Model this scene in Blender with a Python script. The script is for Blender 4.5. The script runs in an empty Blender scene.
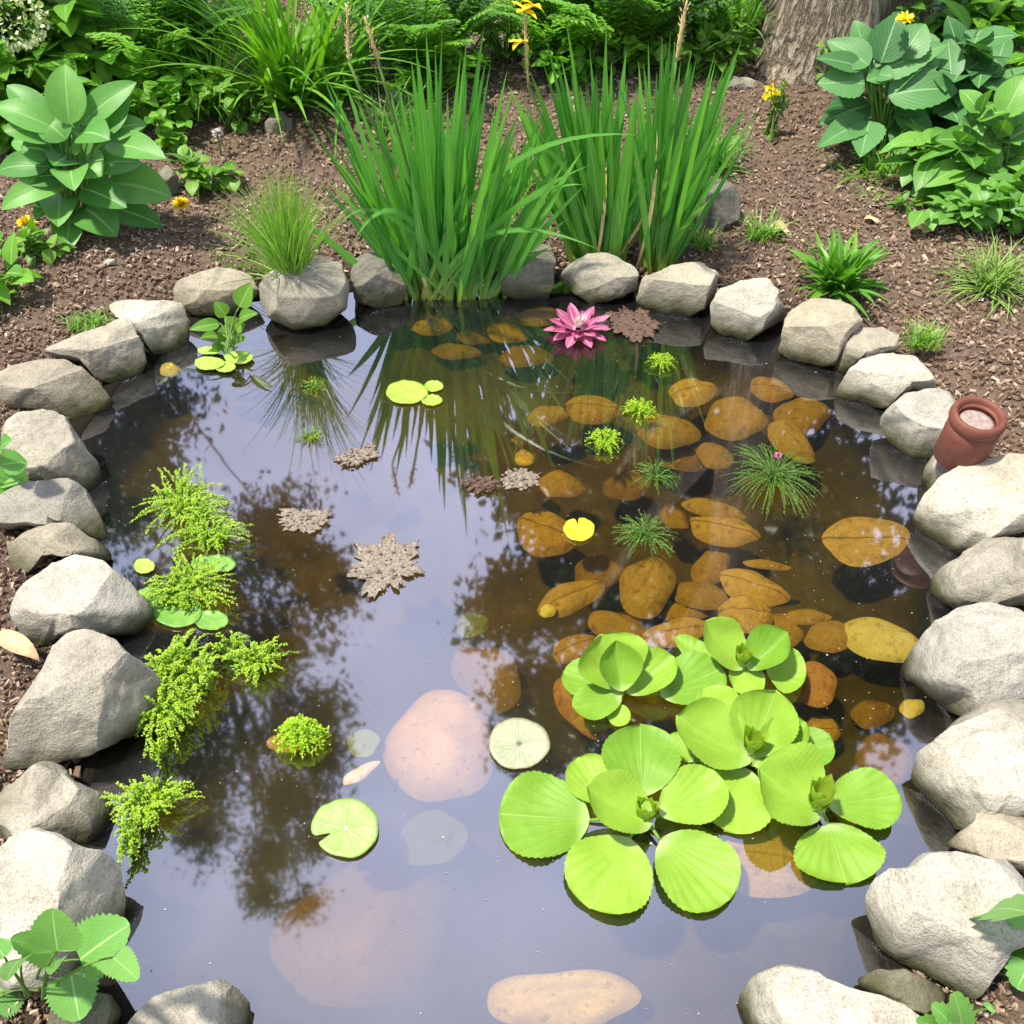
import bpy, bmesh, math, random
import numpy as np
from mathutils import Vector, noise as mnoise
rng = random.Random(7)
SC = bpy.context.scene
COL = SC.collection

# ------------------------------------------------------------------ camera
CAMZ, PITCH, FPX = 1.55, math.radians(44.0), 1024.0
cam_d = bpy.data.cameras.new('camera'); cam = bpy.data.objects.new('camera', cam_d); COL.objects.link(cam)
cam.location = (0, 0, CAMZ); cam.rotation_euler = (math.pi/2 - PITCH, 0, 0)
cam_d.sensor_width = 36; cam_d.lens = 36*FPX/1024; cam_d.clip_start = .02; cam_d.clip_end = 500
SC.camera = cam
CAM = Vector((0, 0, CAMZ)); RT = Vector((1, 0, 0))
FW = Vector((0, math.cos(PITCH), -math.sin(PITCH))); UPV = Vector((0, math.sin(PITCH), math.cos(PITCH)))

# ------------------------------------------------------------------ light
SUN = Vector((-.36, -.07, .93)).normalized()
EL = math.asin(SUN.z); AZ = math.atan2(SUN.x, SUN.y)
w = bpy.data.worlds.new('World'); SC.world = w; w.use_nodes = True
nt = w.node_tree; nt.nodes.clear()
out = nt.nodes.new('ShaderNodeOutputWorld'); bg = nt.nodes.new('ShaderNodeBackground')
sky = nt.nodes.new('ShaderNodeTexSky'); sky.sky_type = 'NISHITA'; sky.sun_disc = False
sky.sun_elevation = EL; sky.sun_rotation = AZ; sky.dust_density = 1.0; sky.ozone_density = 1.5
tc = nt.nodes.new('ShaderNodeTexCoord')
mp = nt.nodes.new('ShaderNodeMapping'); mp.inputs['Scale'].default_value = (1, 1, 1.6); mp.inputs['Location'].default_value = (.35, .1, 0)
cn = nt.nodes.new('ShaderNodeTexNoise'); cn.inputs['Scale'].default_value = 3.2; cn.inputs['Detail'].default_value = 7; cn.inputs['Roughness'].default_value = .55
cr = nt.nodes.new('ShaderNodeValToRGB'); cr.color_ramp.elements[0].position = .40; cr.color_ramp.elements[1].position = .72
cr.color_ramp.elements[0].color = (.62, .62, .62, 1); cr.color_ramp.elements[1].color = (.9, .9, .9, 1)
cm = nt.nodes.new('ShaderNodeMixRGB'); 
dotn = nt.nodes.new('ShaderNodeVectorMath'); dotn.operation = 'DOT_PRODUCT'; dotn.inputs[1].default_value = (-.05, .74, .67)
lob = nt.nodes.new('ShaderNodeMapRange'); lob.interpolation_type = 'SMOOTHSTEP'; lob.inputs['From Min'].default_value = .74; lob.inputs['From Max'].default_value = .99
ccol = nt.nodes.new('ShaderNodeMixRGB'); ccol.inputs['Color1'].default_value = (4.5, 4.8, 5.8, 1); ccol.inputs['Color2'].default_value = (11.8, 12.6, 17.6, 1)   # bright lobe added to the sky where the water mirrors it
bg.inputs['Strength'].default_value = .13
L = nt.links.new
L(tc.outputs['Generated'], mp.inputs['Vector']); L(mp.outputs[0], cn.inputs['Vector']); L(cn.outputs['Fac'], cr.inputs[0])
L(cr.outputs[0], cm.inputs['Fac']); L(sky.outputs[0], cm.inputs['Color1']); L(tc.outputs['Generated'], dotn.inputs[0]); L(dotn.outputs['Value'], lob.inputs['Value']); L(lob.outputs[0], ccol.inputs['Fac']); L(ccol.outputs[0], cm.inputs['Color2']); L(cm.outputs[0], bg.inputs['Color']); L(bg.outputs[0], out.inputs[0])
sun_d = bpy.data.lights.new('sun', 'SUN'); sun = bpy.data.objects.new('sun', sun_d); COL.objects.link(sun)
sun_d.energy = 4.5; sun_d.angle = math.radians(3.5); sun_d.color = (1, .945, .83)
sun.rotation_euler = SUN.to_track_quat('Z', 'Y').to_euler(); sun.location = (0, 0, 30)
vs = SC.view_settings; vs.view_transform = 'Standard'; vs.look = 'None'; vs.exposure = .66; vs.gamma = 1; vs.use_curve_mapping = False
SC.cycles.max_bounces = 10; SC.cycles.transparent_max_bounces = 12; SC.cycles.sample_clamp_indirect = 6

# ------------------------------------------------------------------ helpers
def ray(px, py): return FW + RT*((px-512)/FPX) + UPV*((512-py)/FPX)
def at(px, py, z=0.0):
    d = ray(px, py); return CAM + d*((z-CAMZ)/d.z)
def atY(px, py, Y):
    d = ray(px, py); return CAM + d*(Y/d.y)
def proj(p):
    q = p-CAM; k = q.dot(FW); return (512+FPX*q.dot(RT)/k, 512-FPX*q.dot(UPV)/k)
def tag(o, label=None, cat=None, group=None, kind=None):
    if label: o['label'] = label
    if cat: o['category'] = cat
    if group: o['group'] = group
    if kind: o['kind'] = kind
    return o
def thing(name, label, cat, loc, group=None):
    o = bpy.data.objects.new(name, None); COL.objects.link(o); o.location = loc; o.empty_display_size = .05
    return tag(o, label, cat, group)
def wloc(o):
    v = Vector(o.location)
    while o.parent: o = o.parent; v += Vector(o.location)
    return v
class MB:
    def __init__(s): s.v = []; s.f = []; s.a = []
    def add(s, vs_, fs, attrs=None):
        n = len(s.v); s.v.extend(vs_); s.f.extend([tuple(i+n for i in f) for f in fs])
        s.a.extend(attrs if attrs else [(0, 0, .5)]*len(vs_))
    def build(s, name, mat, parent=None, origin=None, smooth=True):
        me = bpy.data.meshes.new(name)
        off = wloc(parent) if parent else Vector(origin if origin is not None else (0, 0, 0))
        arr = np.array([tuple(p) for p in s.v], dtype=np.float64) - np.array(off)
        me.from_pydata(arr.tolist(), [], s.f)
        at_ = me.attributes.new('luv', 'FLOAT_VECTOR', 'POINT')
        at_.data.foreach_set('vector', np.array(s.a, dtype=np.float32).ravel())
        if smooth: me.polygons.foreach_set('use_smooth', [True]*len(me.polygons))
        me.materials.append(mat); me.update()
        o = bpy.data.objects.new(name, me); COL.objects.link(o)
        if parent: o.parent = parent
        else: o.location = off
        return o
def rv(r=rng):
    while 1:
        v = Vector((r.uniform(-1, 1), r.uniform(-1, 1), r.uniform(-1, 1)))
        if .05 < v.length < 1: return v.normalized()

PROF = {
 'blade': lambda t: (.55+.45*min(1, t*3))*max(0, 1-max(0, (t-.45)/.55)**1.8)+.02*(1-t),
 'grass': lambda t: (1-t**1.6)*.96+.04*(1-t),
 'ovate': lambda t: math.sin(math.pi*min(1, t**.72))**.8*(1-.15*t),
 'lance': lambda t: math.sin(math.pi*min(1, t**.8))**.9,
 'hosta': lambda t: .1*(1-t)+math.sin(math.pi*min(1, t**.85))**.75,
 'round': lambda t: math.sqrt(max(0, 1-(2*t**1.25-1)**2)),
 'oval': lambda t: math.sqrt(max(0, 1-(2*t-1)**2)),
 'cord': lambda t: math.sqrt(max(0, 1-(2*t**.62-1)**2))*(1-.12*t),
 'petal': lambda t: (.35*(1-t)+math.sin(math.pi*min(1, t**1.1))**.7),
}
def leaf(mb, p, d, up, Ln, W, prof='ovate', droop=.6, fold=.2, n=6, nc=1, tint=.5, serr=0, nserr=0, twist=0, wave=0, ph=0, fan=0, corr=0):
    """one leaf: a curved strip with a fold; luv = (across, along, tint)"""
    p = Vector(p); d = Vector(d).normalized(); up = Vector(up)
    side = d.cross(up)
    if side.length < 1e-4: side = d.cross(Vector((1, .3, .2)))
    side.normalize(); nor = side.cross(d).normalized()
    f = PROF[prof]; vs_ = []; at_ = []; fs = []
    q = p.copy(); k = Ln/n; m = 2*nc+1
    for i in range(n+1):
        t = i/n; a = -droop*(t**1.3)
        dd = d*math.cos(a)+nor*math.sin(a); nn = nor*math.cos(a)-d*math.sin(a)
        if i: q = q+dd*k
        h = max(.0, f(t))*W*.5
        if serr and 0 < t < 1: h *= 1+serr*((t*nserr) % 1.0-.5)*2
        s2 = side
        if twist: s2 = side*math.cos(twist*t)+nn*math.sin(twist*t)
        for j in range(-nc, nc+1):
            u = j/nc
            off = s2*(h*u)+nn*(h*fold*abs(u)**1.5)
            if corr: off += nn*(corr*W*math.cos(2*math.pi*4.2*u*f(t)/(t*1.5+.14))*min(1, 3*t)*(1-.4*t))
            if wave: off += nn*(wave*W*math.sin(t*9+ph+u*2)*abs(u))
            if serr and abs(u) == 1: off += dd*(serr*W*.12)
            vs_.append(q+off); at_.append((u*f(t)/(t*1.5+.14) if fan else u, t, tint))
    for i in range(n):
        for j in range(m-1):
            a = i*m+j; fs.append((a, a+1, a+m+1, a+m))
    mb.add(vs_, fs, at_)
def fleaf(mb, p, d, up, Ln, W, tint):
    """a small folded leaf of two faces"""
    s = d.cross(up)
    if s.length < 1e-4: s = Vector((1, 0, 0))
    s.normalize(); n = s.cross(d); L_ = len(mb.v); d = d*(Ln/max(1e-6, d.length)); m_ = p+d*.45
    mb.v += [p, m_+s*(W*.5)+n*(W*.12), p+d-n*(Ln*.12), m_-s*(W*.5)+n*(W*.12)]; mb.a += [(0, 0, tint), (1, .45, tint), (0, 1, tint), (-1, .45, tint)]
    mb.f += [(L_, L_+1, L_+2), (L_, L_+2, L_+3)]
def pleaf(mb, b, t, wpx, nrm=None, prof='ovate', droop=.5, **kw):
    """a leaf between two points of the place whose widest part spans wpx in the photograph's scale"""
    b = Vector(b); t = Vector(t); ax = t-b; Ln = ax.length; d = ax.normalized()
    up = nrm if nrm is not None else (Vector((0, 0, 1))*.7+(CAM-b).normalized()*.5)
    side = d.cross(up).normalized(); nor = side.cross(d)
    a, c = proj((b+t)/2-side*.01), proj((b+t)/2+side*.01)
    W = wpx*.02/max(4, math.hypot(a[0]-c[0], a[1]-c[1]))
    W = min(W, Ln*2.2)
    d2 = d*math.cos(droop*.45)+nor*math.sin(droop*.45)
    leaf(mb, b, d2, nor, Ln*(1+.04*droop*droop), W, prof, droop, **kw)
def tube(mb, pts, rads, seg=8, tint=.5, cap=True):
    vs_ = []; at_ = []; fs = []; pts = [Vector(p) for p in pts]; N = len(pts)
    for i, p in enumerate(pts):
        d = (pts[min(i+1, N-1)]-pts[max(i-1, 0)]).normalized()
        x = d.cross(Vector((.13, 1, .21))); x.normalize(); y = d.cross(x)
        for j in range(seg):
            a = 2*math.pi*j/seg; vs_.append(p+(x*math.cos(a)+y*math.sin(a))*rads[i]); at_.append((j/seg, i/max(1, N-1), tint))
    for i in range(N-1):
        for j in range(seg):
            k = (j+1) % seg; fs.append((i*seg+j, i*seg+k, (i+1)*seg+k, (i+1)*seg+j))
    if cap:
        fs.append(tuple(range(seg))[::-1]); fs.append(tuple((N-1)*seg+j for j in range(seg)))
    mb.add(vs_, fs, at_)
def ball(mb, c, r, n=8, m=6, tint=.5, sq=(1, 1, 1)):
    c = Vector(c); vs_ = [c+Vector((0, 0, r*sq[2]))]; at_ = [(0, 1, tint)]; fs = []
    for i in range(1, m):
        th = math.pi*i/m
        for j in range(n):
            a = 2*math.pi*j/n
            vs_.append(c+Vector((math.sin(th)*math.cos(a)*r*sq[0], math.sin(th)*math.sin(a)*r*sq[1], math.cos(th)*r*sq[2]))); at_.append((j/n, 1-i/m, tint))
    vs_.append(c-Vector((0, 0, r*sq[2]))); at_.append((0, 0, tint)); L_ = len(vs_)-1
    for j in range(n): fs.append((0, 1+j, 1+(j+1) % n)); fs.append((L_, 1+(m-2)*n+(j+1) % n, 1+(m-2)*n+j))
    for i in range(m-2):
        for j in range(n):
            a = 1+i*n+j; b_ = 1+i*n+(j+1) % n; fs.append((a, a+n, b_+n, b_))
    mb.add(vs_, fs, at_)
def bez(a, b, c, n):
    a, b, c = Vector(a), Vector(b), Vector(c)
    return [a*(1-t)**2+b*2*t*(1-t)+c*t*t for t in [i/n for i in range(n+1)]]

# ------------------------------------------------------------------ materials
class NT:
    def __init__(s, name):
        s.m = bpy.data.materials.new(name); s.m.use_nodes = True; s.t = s.m.node_tree; s.t.nodes.clear()
        s.out = s.n('ShaderNodeOutputMaterial')
    def n(s, kind, **kw):
        x = s.t.nodes.new(kind)
        for k, v in kw.items():
            if k in x.inputs: x.inputs[k].default_value = v
            else: setattr(x, k, v)
        return x
    def l(s, a, b): s.t.links.new(a, b)
    def ramp(s, src, stops):
        r = s.n('ShaderNodeValToRGB'); e = r.color_ramp.elements
        while len(e) < len(stops): e.new(.5)
        for i, (p, c) in enumerate(stops):
            e[i].position = p; e[i].color = (c[0], c[1], c[2], 1) if hasattr(c, '__len__') else (c, c, c, 1)
        s.l(src, r.inputs[0]); return r.outputs[0]
    def math(s, op, a, b=None, c=None, clamp=False):
        x = s.n('ShaderNodeMath', operation=op, use_clamp=clamp)
        for i, v in enumerate((a, b, c)):
            if v is None: continue
            if isinstance(v, (int, float)): x.inputs[i].default_value = v
            else: s.l(v, x.inputs[i])
        return x.outputs[0]
    def mix(s, f, a, b, mode='MIX'):
        x = s.n('ShaderNodeMixRGB', blend_type=mode)
        for i, v in enumerate((f, a, b)):
            if isinstance(v, (int, float)): x.inputs[i].default_value = v
            elif isinstance(v, tuple): x.inputs[i].default_value = (v[0], v[1], v[2], 1)
            else: s.l(v, x.inputs[i])
        return x.outputs[0]
    def noise(s, scale, detail=4, rough=.55, vec=None, dist=0):
        x = s.n('ShaderNodeTexNoise', Scale=scale, Detail=detail, Roughness=rough, Distortion=dist)
        if vec is not None: s.l(vec, x.inputs['Vector'])
        return x.outputs['Fac']
    def pos(s, kind='Object'): return s.n('ShaderNodeTexCoord').outputs[kind]
    def map(s, vec, scale=(1, 1, 1), rot=(0, 0, 0)):
        x = s.n('ShaderNodeMapping'); x.inputs['Scale'].default_value = scale; x.inputs['Rotation'].default_value = rot; s.l(vec, x.inputs['Vector']); return x.outputs[0]
    def bump(s, h, strength=.3, dist=.01):
        x = s.n('ShaderNodeBump', Strength=strength, Distance=dist); s.l(h, x.inputs['Height']); return x.outputs[0]
    def luv(s):
        x = s.n('ShaderNodeAttribute', attribute_name='luv'); y = s.n('ShaderNodeSeparateXYZ'); s.l(x.outputs['Vector'], y.inputs[0]); return y.outputs
    def pbsdf(s, col, rough=.6, normal=None, spec=.4):
        b = s.n('ShaderNodeBsdfPrincipled')
        for k, v in (('Base Color', col), ('Roughness', rough)):
            if isinstance(v, tuple): b.inputs[k].default_value = (v[0], v[1], v[2], 1)
            elif isinstance(v, (int, float)): b.inputs[k].default_value = v
            else: s.l(v, b.inputs[k])
        b.inputs['Specular IOR Level'].default_value = spec
        if normal is not None: s.l(normal, b.inputs['Normal'])
        return b
    def done(s, sh): s.l(sh, s.out.inputs['Surface']); return s.m

def leaf_mat(name, c0, c1, rib=None, nv=9, kv=.5, vs_=.35, rough=.42, trans=.32, spec=.4, edge=None, tip=None, base=None, ribw=.07, mott=.35, tmul=(1.5, 1.6, .5), fan=0):
    m = NT(name); u, v, tn = m.luv()
    col = m.mix(tn, c0, c1)
    nz = m.noise(38, 3, .6, m.pos())
    col = m.mix(m.math('MULTIPLY', m.ramp(nz, [(.35, 0), (.7, 1)]), mott), col, m.mix(1.0, col, (.62, .68, .5), 'MULTIPLY'))
    au = m.math('ABSOLUTE', u)
    h = None
    if rib:
        mid = m.ramp(au, [(0, 1), (ribw, .9), (ribw*2, 0)])
        s_ = m.math('FRACT', m.math('SUBTRACT', m.math('MULTIPLY', v, nv), m.math('MULTIPLY', au, kv*nv)))
        if fan: s_ = m.math('FRACT', m.math('MULTIPLY', m.math('ADD', u, m.math('MULTIPLY', m.math('SUBTRACT', nz, .5), .06)), fan))
        vein = m.ramp(s_, [(0, 1), (.12, .0), (.88, 0), (1, 1)])
        if fan: vein = m.math('MULTIPLY', vein, m.ramp(v, [(.1, 1), (.8, .25)]))
        if fan and nv > 5: mid = m.math('MULTIPLY', mid, .4)
        mask = m.math('MAXIMUM', mid, m.math('MULTIPLY', vein, vs_))
        col = m.mix(mask, col, rib); h = m.math('SUBTRACT', 1, mask)
    if edge: col = m.mix(m.ramp(au, [(.72, 0), (.86, 1)]), col, edge)
    if tip: col = m.mix(m.ramp(v, [(.75, 0), (1, 1)]), col, tip)
    if base: col = m.mix(m.ramp(v, [(.0, 1), (.16, 0)]), col, base)
    b = m.pbsdf(col, rough, m.bump(h, .35, .004) if h is not None else None, spec)
    t = m.n('ShaderNodeBsdfTranslucent'); m.l(m.mix(1.0, col, tmul, 'MULTIPLY'), t.inputs['Color'])
    mx = m.n('ShaderNodeMixShader'); mx.inputs[0].default_value = trans; m.l(b.outputs[0], mx.inputs[1]); m.l(t.outputs[0], mx.inputs[2])
    return m.done(mx.outputs[0])

def rock_mat(name, c0, c1, c2, rot=(.3, .5, .2)):
    m = NT(name); P = m.pos('Object'); rnd = m.n('ShaderNodeObjectInfo').outputs['Random']
    off = m.n('ShaderNodeVectorMath', operation='SCALE'); cx = m.n('ShaderNodeCombineXYZ')
    for i in range(3): m.l(rnd, cx.inputs[i])
    m.l(cx.outputs[0], off.inputs[0]); off.inputs['Scale'].default_value = 40
    ad = m.n('ShaderNodeVectorMath', operation='ADD'); m.l(P, ad.inputs[0]); m.l(off.outputs[0], ad.inputs[1]); Q = ad.outputs[0]
    n1 = m.noise(7, 5, .6, Q, .4); n2 = m.noise(55, 5, .7, Q); n3 = m.noise(260, 3, .7, Q)
    band = m.noise(11, 7, .72, m.map(Q, (1, 1, 3.2), rot), .15)
    col = m.mix(m.ramp(n1, [(.3, 0), (.68, 1)]), c0, c1)
    col = m.mix(m.math('MULTIPLY', m.ramp(band, [(.44, 0), (.62, 1)]), .55), col, c2)
    col = m.mix(m.math('MULTIPLY', m.ramp(n2, [(.5, 0), (.66, 1)]), .45), col, m.mix(1.0, col, (.55, .54, .5), 'MULTIPLY'))
    col = m.mix(m.math('MULTIPLY', m.ramp(n3, [(.5, 0), (.64, 1)]), .6), col, m.mix(1.0, col, (.45, .43, .4), 'MULTIPLY'))
    col = m.mix(1.0, col, m.ramp(rnd, [(0, (.82, .82, .84)), (.5, (1, .98, .94)), (1, (1.12, 1.1, 1.05))]), 'MULTIPLY')
    g = m.n('ShaderNodeNewGeometry'); sp = m.n('ShaderNodeSeparateXYZ'); m.l(g.outputs['Position'], sp.inputs[0])
    col = m.mix(m.math('MULTIPLY', m.ramp(m.noise(3.2, 4, .6, Q, .5), [(.5, 0), (.66, 1)]), .38), col, m.mix(1.0, col, (.62, .56, .45), 'MULTIPLY'))
    zz = m.math('ADD', sp.outputs[2], m.math('MULTIPLY', m.math('SUBTRACT', m.noise(20, 4, .6, g.outputs['Position']), .5), .05))
    col = m.mix(m.ramp(zz, [(.016, 1), (.075, 0)]), col, m.mix(n2, (.075, .08, .018), (.028, .026, .012)))   # algae left by the water
    wet = m.ramp(zz, [(.004, 1), (.016, 0)]); col = m.mix(wet, col, (.018, .016, .010))
    hh = m.math('ADD', m.math('MULTIPLY', band, .7), m.math('ADD', m.math('MULTIPLY', n2, .5), m.math('MULTIPLY', n3, .32)))
    b = m.pbsdf(col, .85, m.bump(hh, .75, .012), .25)
    m.l(m.math('SUBTRACT', .85, m.math('MULTIPLY', wet, .6)), b.inputs['Roughness'])
    return m.done(b.outputs[0])
def simple_mat(name, c0, c1, scale=30, rough=.6, bump=.3, spec=.3, dist=.004):
    m = NT(name); nz = m.noise(scale, 5, .62, m.pos()); u, v, tn = m.luv()
    col = m.mix(m.ramp(nz, [(.32, 0), (.68, 1)]), c0, c1)
    col = m.mix(1.0, col, m.ramp(tn, [(0, .55), (.5, 1.), (1, 1.5)]), 'MULTIPLY')
    return m.done(m.pbsdf(col, rough, m.bump(nz, bump, dist), spec).outputs[0])

M = {}
M['stone_grey'] = rock_mat('grey stone', (.36, .335, .27), (.47, .44, .365), (.24, .22, .175))
M['stone_pale'] = rock_mat('pale stone', (.48, .45, .375), (.60, .57, .49), (.34, .315, .26), (.9, .2, .5))
M['stone_tan'] = rock_mat('tan stone', (.37, .33, .25), (.47, .42, .325), (.29, .26, .20), (.2, 1.1, .1))
M['stone_dark'] = rock_mat('dark stone', (.19, .18, .14), (.29, .275, .225), (.13, .12, .095), (.5, .9, .4))
M['iris'] = leaf_mat('iris blade', (.045, .23, .035), (.17, .47, .07), (.24, .52, .11), 1, 0, 0, .36, .38, base=(.30, .38, .07), ribw=.05, mott=.2)
M['spike'] = simple_mat('dry flower spike', (.42, .33, .13), (.55, .46, .22), 200, .8)
M['yellow'] = leaf_mat('yellow petal', (.90, .64, .01), (.98, .80, .02), None, trans=.25, mott=.1, tmul=(1, 1, .6))
M['white'] = leaf_mat('white petal', (.75, .68, .62), (.85, .80, .74), None, trans=.25, mott=.1, tmul=(1, 1, 1))
M['hosta'] = leaf_mat('broad leaf', (.05, .21, .03), (.17, .40, .075), (.24, .46, .12), 1, 0, .16, .46, .22, ribw=.04, fan=3)
M['blueleaf'] = leaf_mat('veined leaf', (.05, .17, .05), (.13, .32, .10), (.24, .44, .18), 8, .55, .35, .45, .22, ribw=.035)
M['paddle'] = leaf_mat('paddle leaf', (.08, .24, .035), (.19, .42, .07), (.28, .50, .13), 7, .5, .25, .42, .28, ribw=.04)
M['lettuce'] = leaf_mat('pond rosette leaf', (.145, .31, .025), (.31, .48, .05), (.36, .52, .13), 11, 1.3, .30, .50, .14, spec=.25, ribw=.010, mott=.4, tmul=(1.2, 1.2, .4), base=(.40, .52, .20), fan=4.2)
M['lettuce_bud'] = leaf_mat('rosette heart', (.26, .42, .03), (.42, .52, .06), None, mott=.2)
M['pad'] = leaf_mat('floating pad', (.16, .34, .05), (.30, .46, .06), None, mott=.25, trans=.1)
M['serrate'] = leaf_mat('toothed leaf', (.10, .30, .05), (.22, .47, .11), (.36, .58, .20), 7, .7, .35, .40, .30, ribw=.03)
M['bright'] = leaf_mat('bright leaf', (.08, .22, .02), (.20, .40, .04), (.28, .44, .10), 6, .6, .25, .42, .3, ribw=.05)
M['spiky'] = leaf_mat('strap leaf', (.07, .24, .02), (.17, .40, .04), (.24, .46, .10), 1, 0, 0, .4, .3)
M['mid'] = leaf_mat('mid green leaf', (.07, .25, .014), (.22, .47, .035), (.26, .50, .08), 6, .6, .25, .45, .3, ribw=.05)
M['deep'] = leaf_mat('deep green leaf', (.05, .18, .014), (.16, .37, .03), (.19, .40, .06), 6, .6, .2, .45, .25, ribw=.05)
M['fernleaf'] = leaf_mat('fine fern leaf', (.09, .27, .016), (.24, .52, .035), None, trans=.35)
M['grass'] = leaf_mat('fine grass', (.12, .30, .03), (.30, .52, .08), None, trans=.3, base=(.26, .28, .05), tip=(.34, .40, .16))
M['striped'] = leaf_mat('striped grass', (.10, .24, .03), (.22, .40, .06), (.46, .55, .22), 1, 0, 0, .45, .3, ribw=.18)
M['duck'] = leaf_mat('feathery pond leaf', (.25, .44, .018), (.46, .63, .04), None, trans=.36, mott=.2)
M['moss'] = leaf_mat('wet tuft', (.06, .15, .02), (.18, .32, .05), None, trans=.2)
M['stem'] = simple_mat('green stem', (.08, .18, .03), (.15, .26, .05), 60)
M['treeleaf'] = leaf_mat('tree leaf', (.02, .055, .008), (.06, .13, .018), None, trans=.25)
M['petal'] = leaf_mat('pink petal', (.40, .075, .19), (.55, .15, .29), (.70, .34, .46), 1, 0, 0, .4, .2, base=(.88, .72, .76), ribw=.1, mott=.15, tmul=(1.1, .9, .9))
M['stamen'] = leaf_mat('lily heart', (.80, .66, .62), (.88, .78, .74), None, mott=.05, trans=.2, tmul=(1, 1, 1))
M['litter'] = simple_mat('dead leaf', (.10, .075, .055), (.36, .30, .24), 170, .85, .9, .2, .006)
M['litter_red'] = simple_mat('rusty dead leaf', (.06, .03, .022), (.18, .125, .09), 170, .85, .9, .2, .006)
M['drylf'] = simple_mat('dry tan leaf', (.40, .27, .14), (.52, .40, .24), 60, .8, .4)
# ------------------------------------------------------------------ setting: ground with the pond basin, water
SHORE = [(150,345),(108,395),(78,430),(72,500),(85,560),(100,620),(115,700),(85,790),(85,880),(95,960),(150,1060),(300,1180),(520,1220),(720,1170),(870,1030),(915,900),(975,800),(965,700),(970,600),(960,520),(915,430),(860,378),(785,335),(700,306),(620,286),(540,276),(460,282),(390,286),(320,296),(240,302),(190,325)]
SW = [at(x, y, 0) for x, y in SHORE]
CX, CY = 0.02, 1.42
ang = np.unwrap(np.array([math.atan2(p.y-CY, p.x-CX) for p in SW])); rad = np.array([math.hypot(p.x-CX, p.y-CY) for p in SW])
o_ = np.argsort(np.mod(ang, 2*math.pi)); ANG = np.mod(ang, 2*math.pi)[o_]; RAD = rad[o_]
def shoreR(a): return float(np.interp(a % (2*math.pi), ANG, RAD, period=2*math.pi))
def sm(x): x = max(0, min(1, x)); return x*x*(3-2*x)
def ground_z(x, y):
    a = math.atan2(y-CY, x-CX); R = shoreR(a); d = math.hypot(x-CX, y-CY)-R
    nz = mnoise.noise(Vector((x*3, y*3, 1.7)))*.012+mnoise.noise(Vector((x*11, y*11, 4.1)))*.005
    if d >= 0: return .005+.055*sm((d-.03)/.30)+nz*sm(d/.2)+.02*sm((d-.3)/1.5)
    return .005-.15*sm(-d/.10)-.07*sm((-d-.08)/.45)+nz*1.2
def polar(rings, nang=240, zf=None):
    vs_ = []; fs = []
    for s in rings:
        for j in range(nang):
            a = 2*math.pi*j/nang; R = shoreR(a); r = R*s if s <= 1.3 else R*1.3+(s-1.3)
            x, y = CX+r*math.cos(a), CY+r*math.sin(a); vs_.append(Vector((x, y, zf(x, y))))
    for i in range(len(rings)-1):
        for j in range(nang):
            k = (j+1) % nang; fs.append((i*nang+j, (i+1)*nang+j, (i+1)*nang+k, i*nang+k))
    c = len(vs_); vs_.append(Vector((CX, CY, zf(CX, CY))))
    for j in range(nang): fs.append((c, j, (j+1) % nang))
    return vs_, fs
rings = [i/28 for i in range(1, 25)]+[.87+.01*i for i in range(0, 44)]+[1.32+.04*i for i in range(60)]+[3.8*1.18**i for i in range(0, 22)]
gm = NT('soil and pond bed'); P = gm.pos('Object'); sp = gm.n('ShaderNodeSeparateXYZ'); gm.l(P, sp.inputs[0])
n1 = gm.noise(60, 6, .7, P); n2 = gm.noise(9, 4, .6, P); n3 = gm.noise(240, 3, .7, P)
soil = gm.mix(gm.ramp(n1, [(.3, 0), (.7, 1)]), (.09, .06, .042), (.27, .19, .14)); soil = gm.mix(gm.ramp(n3, [(.5, 0), (.7, .6)]), soil, (.27, .19, .14))
bed = gm.mix(gm.ramp(n2, [(.3, 0), (.7, 1)]), (.12, .115, .03), (.28, .26, .07)); bed = gm.mix(gm.ramp(n1, [(.5, 0), (.75, .6)]), bed, (.15, .115, .035)); bed = gm.mix(gm.math('SUBTRACT', 1, gm.ramp(gm.math('ADD', sp.outputs[2], 1), [(.80, 1), (.90, 0)])), bed, (.014, .012, .008))
soil = gm.mix(gm.ramp(sp.outputs[2], [(.008, 1), (.03, 0)]), soil, (.022, .017, .011))
col = gm.mix(gm.ramp(sp.outputs[2], [(0, 1), (.012, 0)]), soil, bed)
gmat = gm.done(gm.pbsdf(col, .9, gm.bump(gm.math('ADD', n1, gm.math('MULTIPLY', n3, .4)), .8, .015), .15).outputs[0])
g = MB(); vs_, fs = polar(rings, 300, ground_z); g.add(vs_, fs); tag(g.build('ground', gmat), kind='structure')

wm = NT('pond water'); P = wm.pos('Object')
rip = wm.noise(5, 2, .5, P); rip2 = wm.noise(1.6, 2, .5, P)
bmp = wm.bump(wm.math('ADD', rip2, wm.math('MULTIPLY', rip, .25)), .05, .02)
gl = wm.n('ShaderNodeBsdfGlossy', Roughness=.032); wm.l(bmp, gl.inputs['Normal']); gl.inputs['Color'].default_value = (.97, .97, 1, 1)
tr = wm.n('ShaderNodeBsdfTransparent'); tr.inputs['Color'].default_value = (.98, .96, .90, 1)
df = wm.n('ShaderNodeBsdfDiffuse'); df.inputs['Color'].default_value = (.25, .26, .29, 1)
cl = wm.noise(1.5, 4, .55, P, .3); spx = wm.n('ShaderNodeSeparateXYZ'); wm.l(P, spx.inputs[0])
murk = wm.math('ADD', wm.math('MULTIPLY', cl, .10), wm.ramp(wm.math('ADD', wm.math('MULTIPLY', spx.outputs[1], -1), wm.math('MULTIPLY', cl, .5)), [(-1.6, 0), (0, 0)]))
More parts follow.
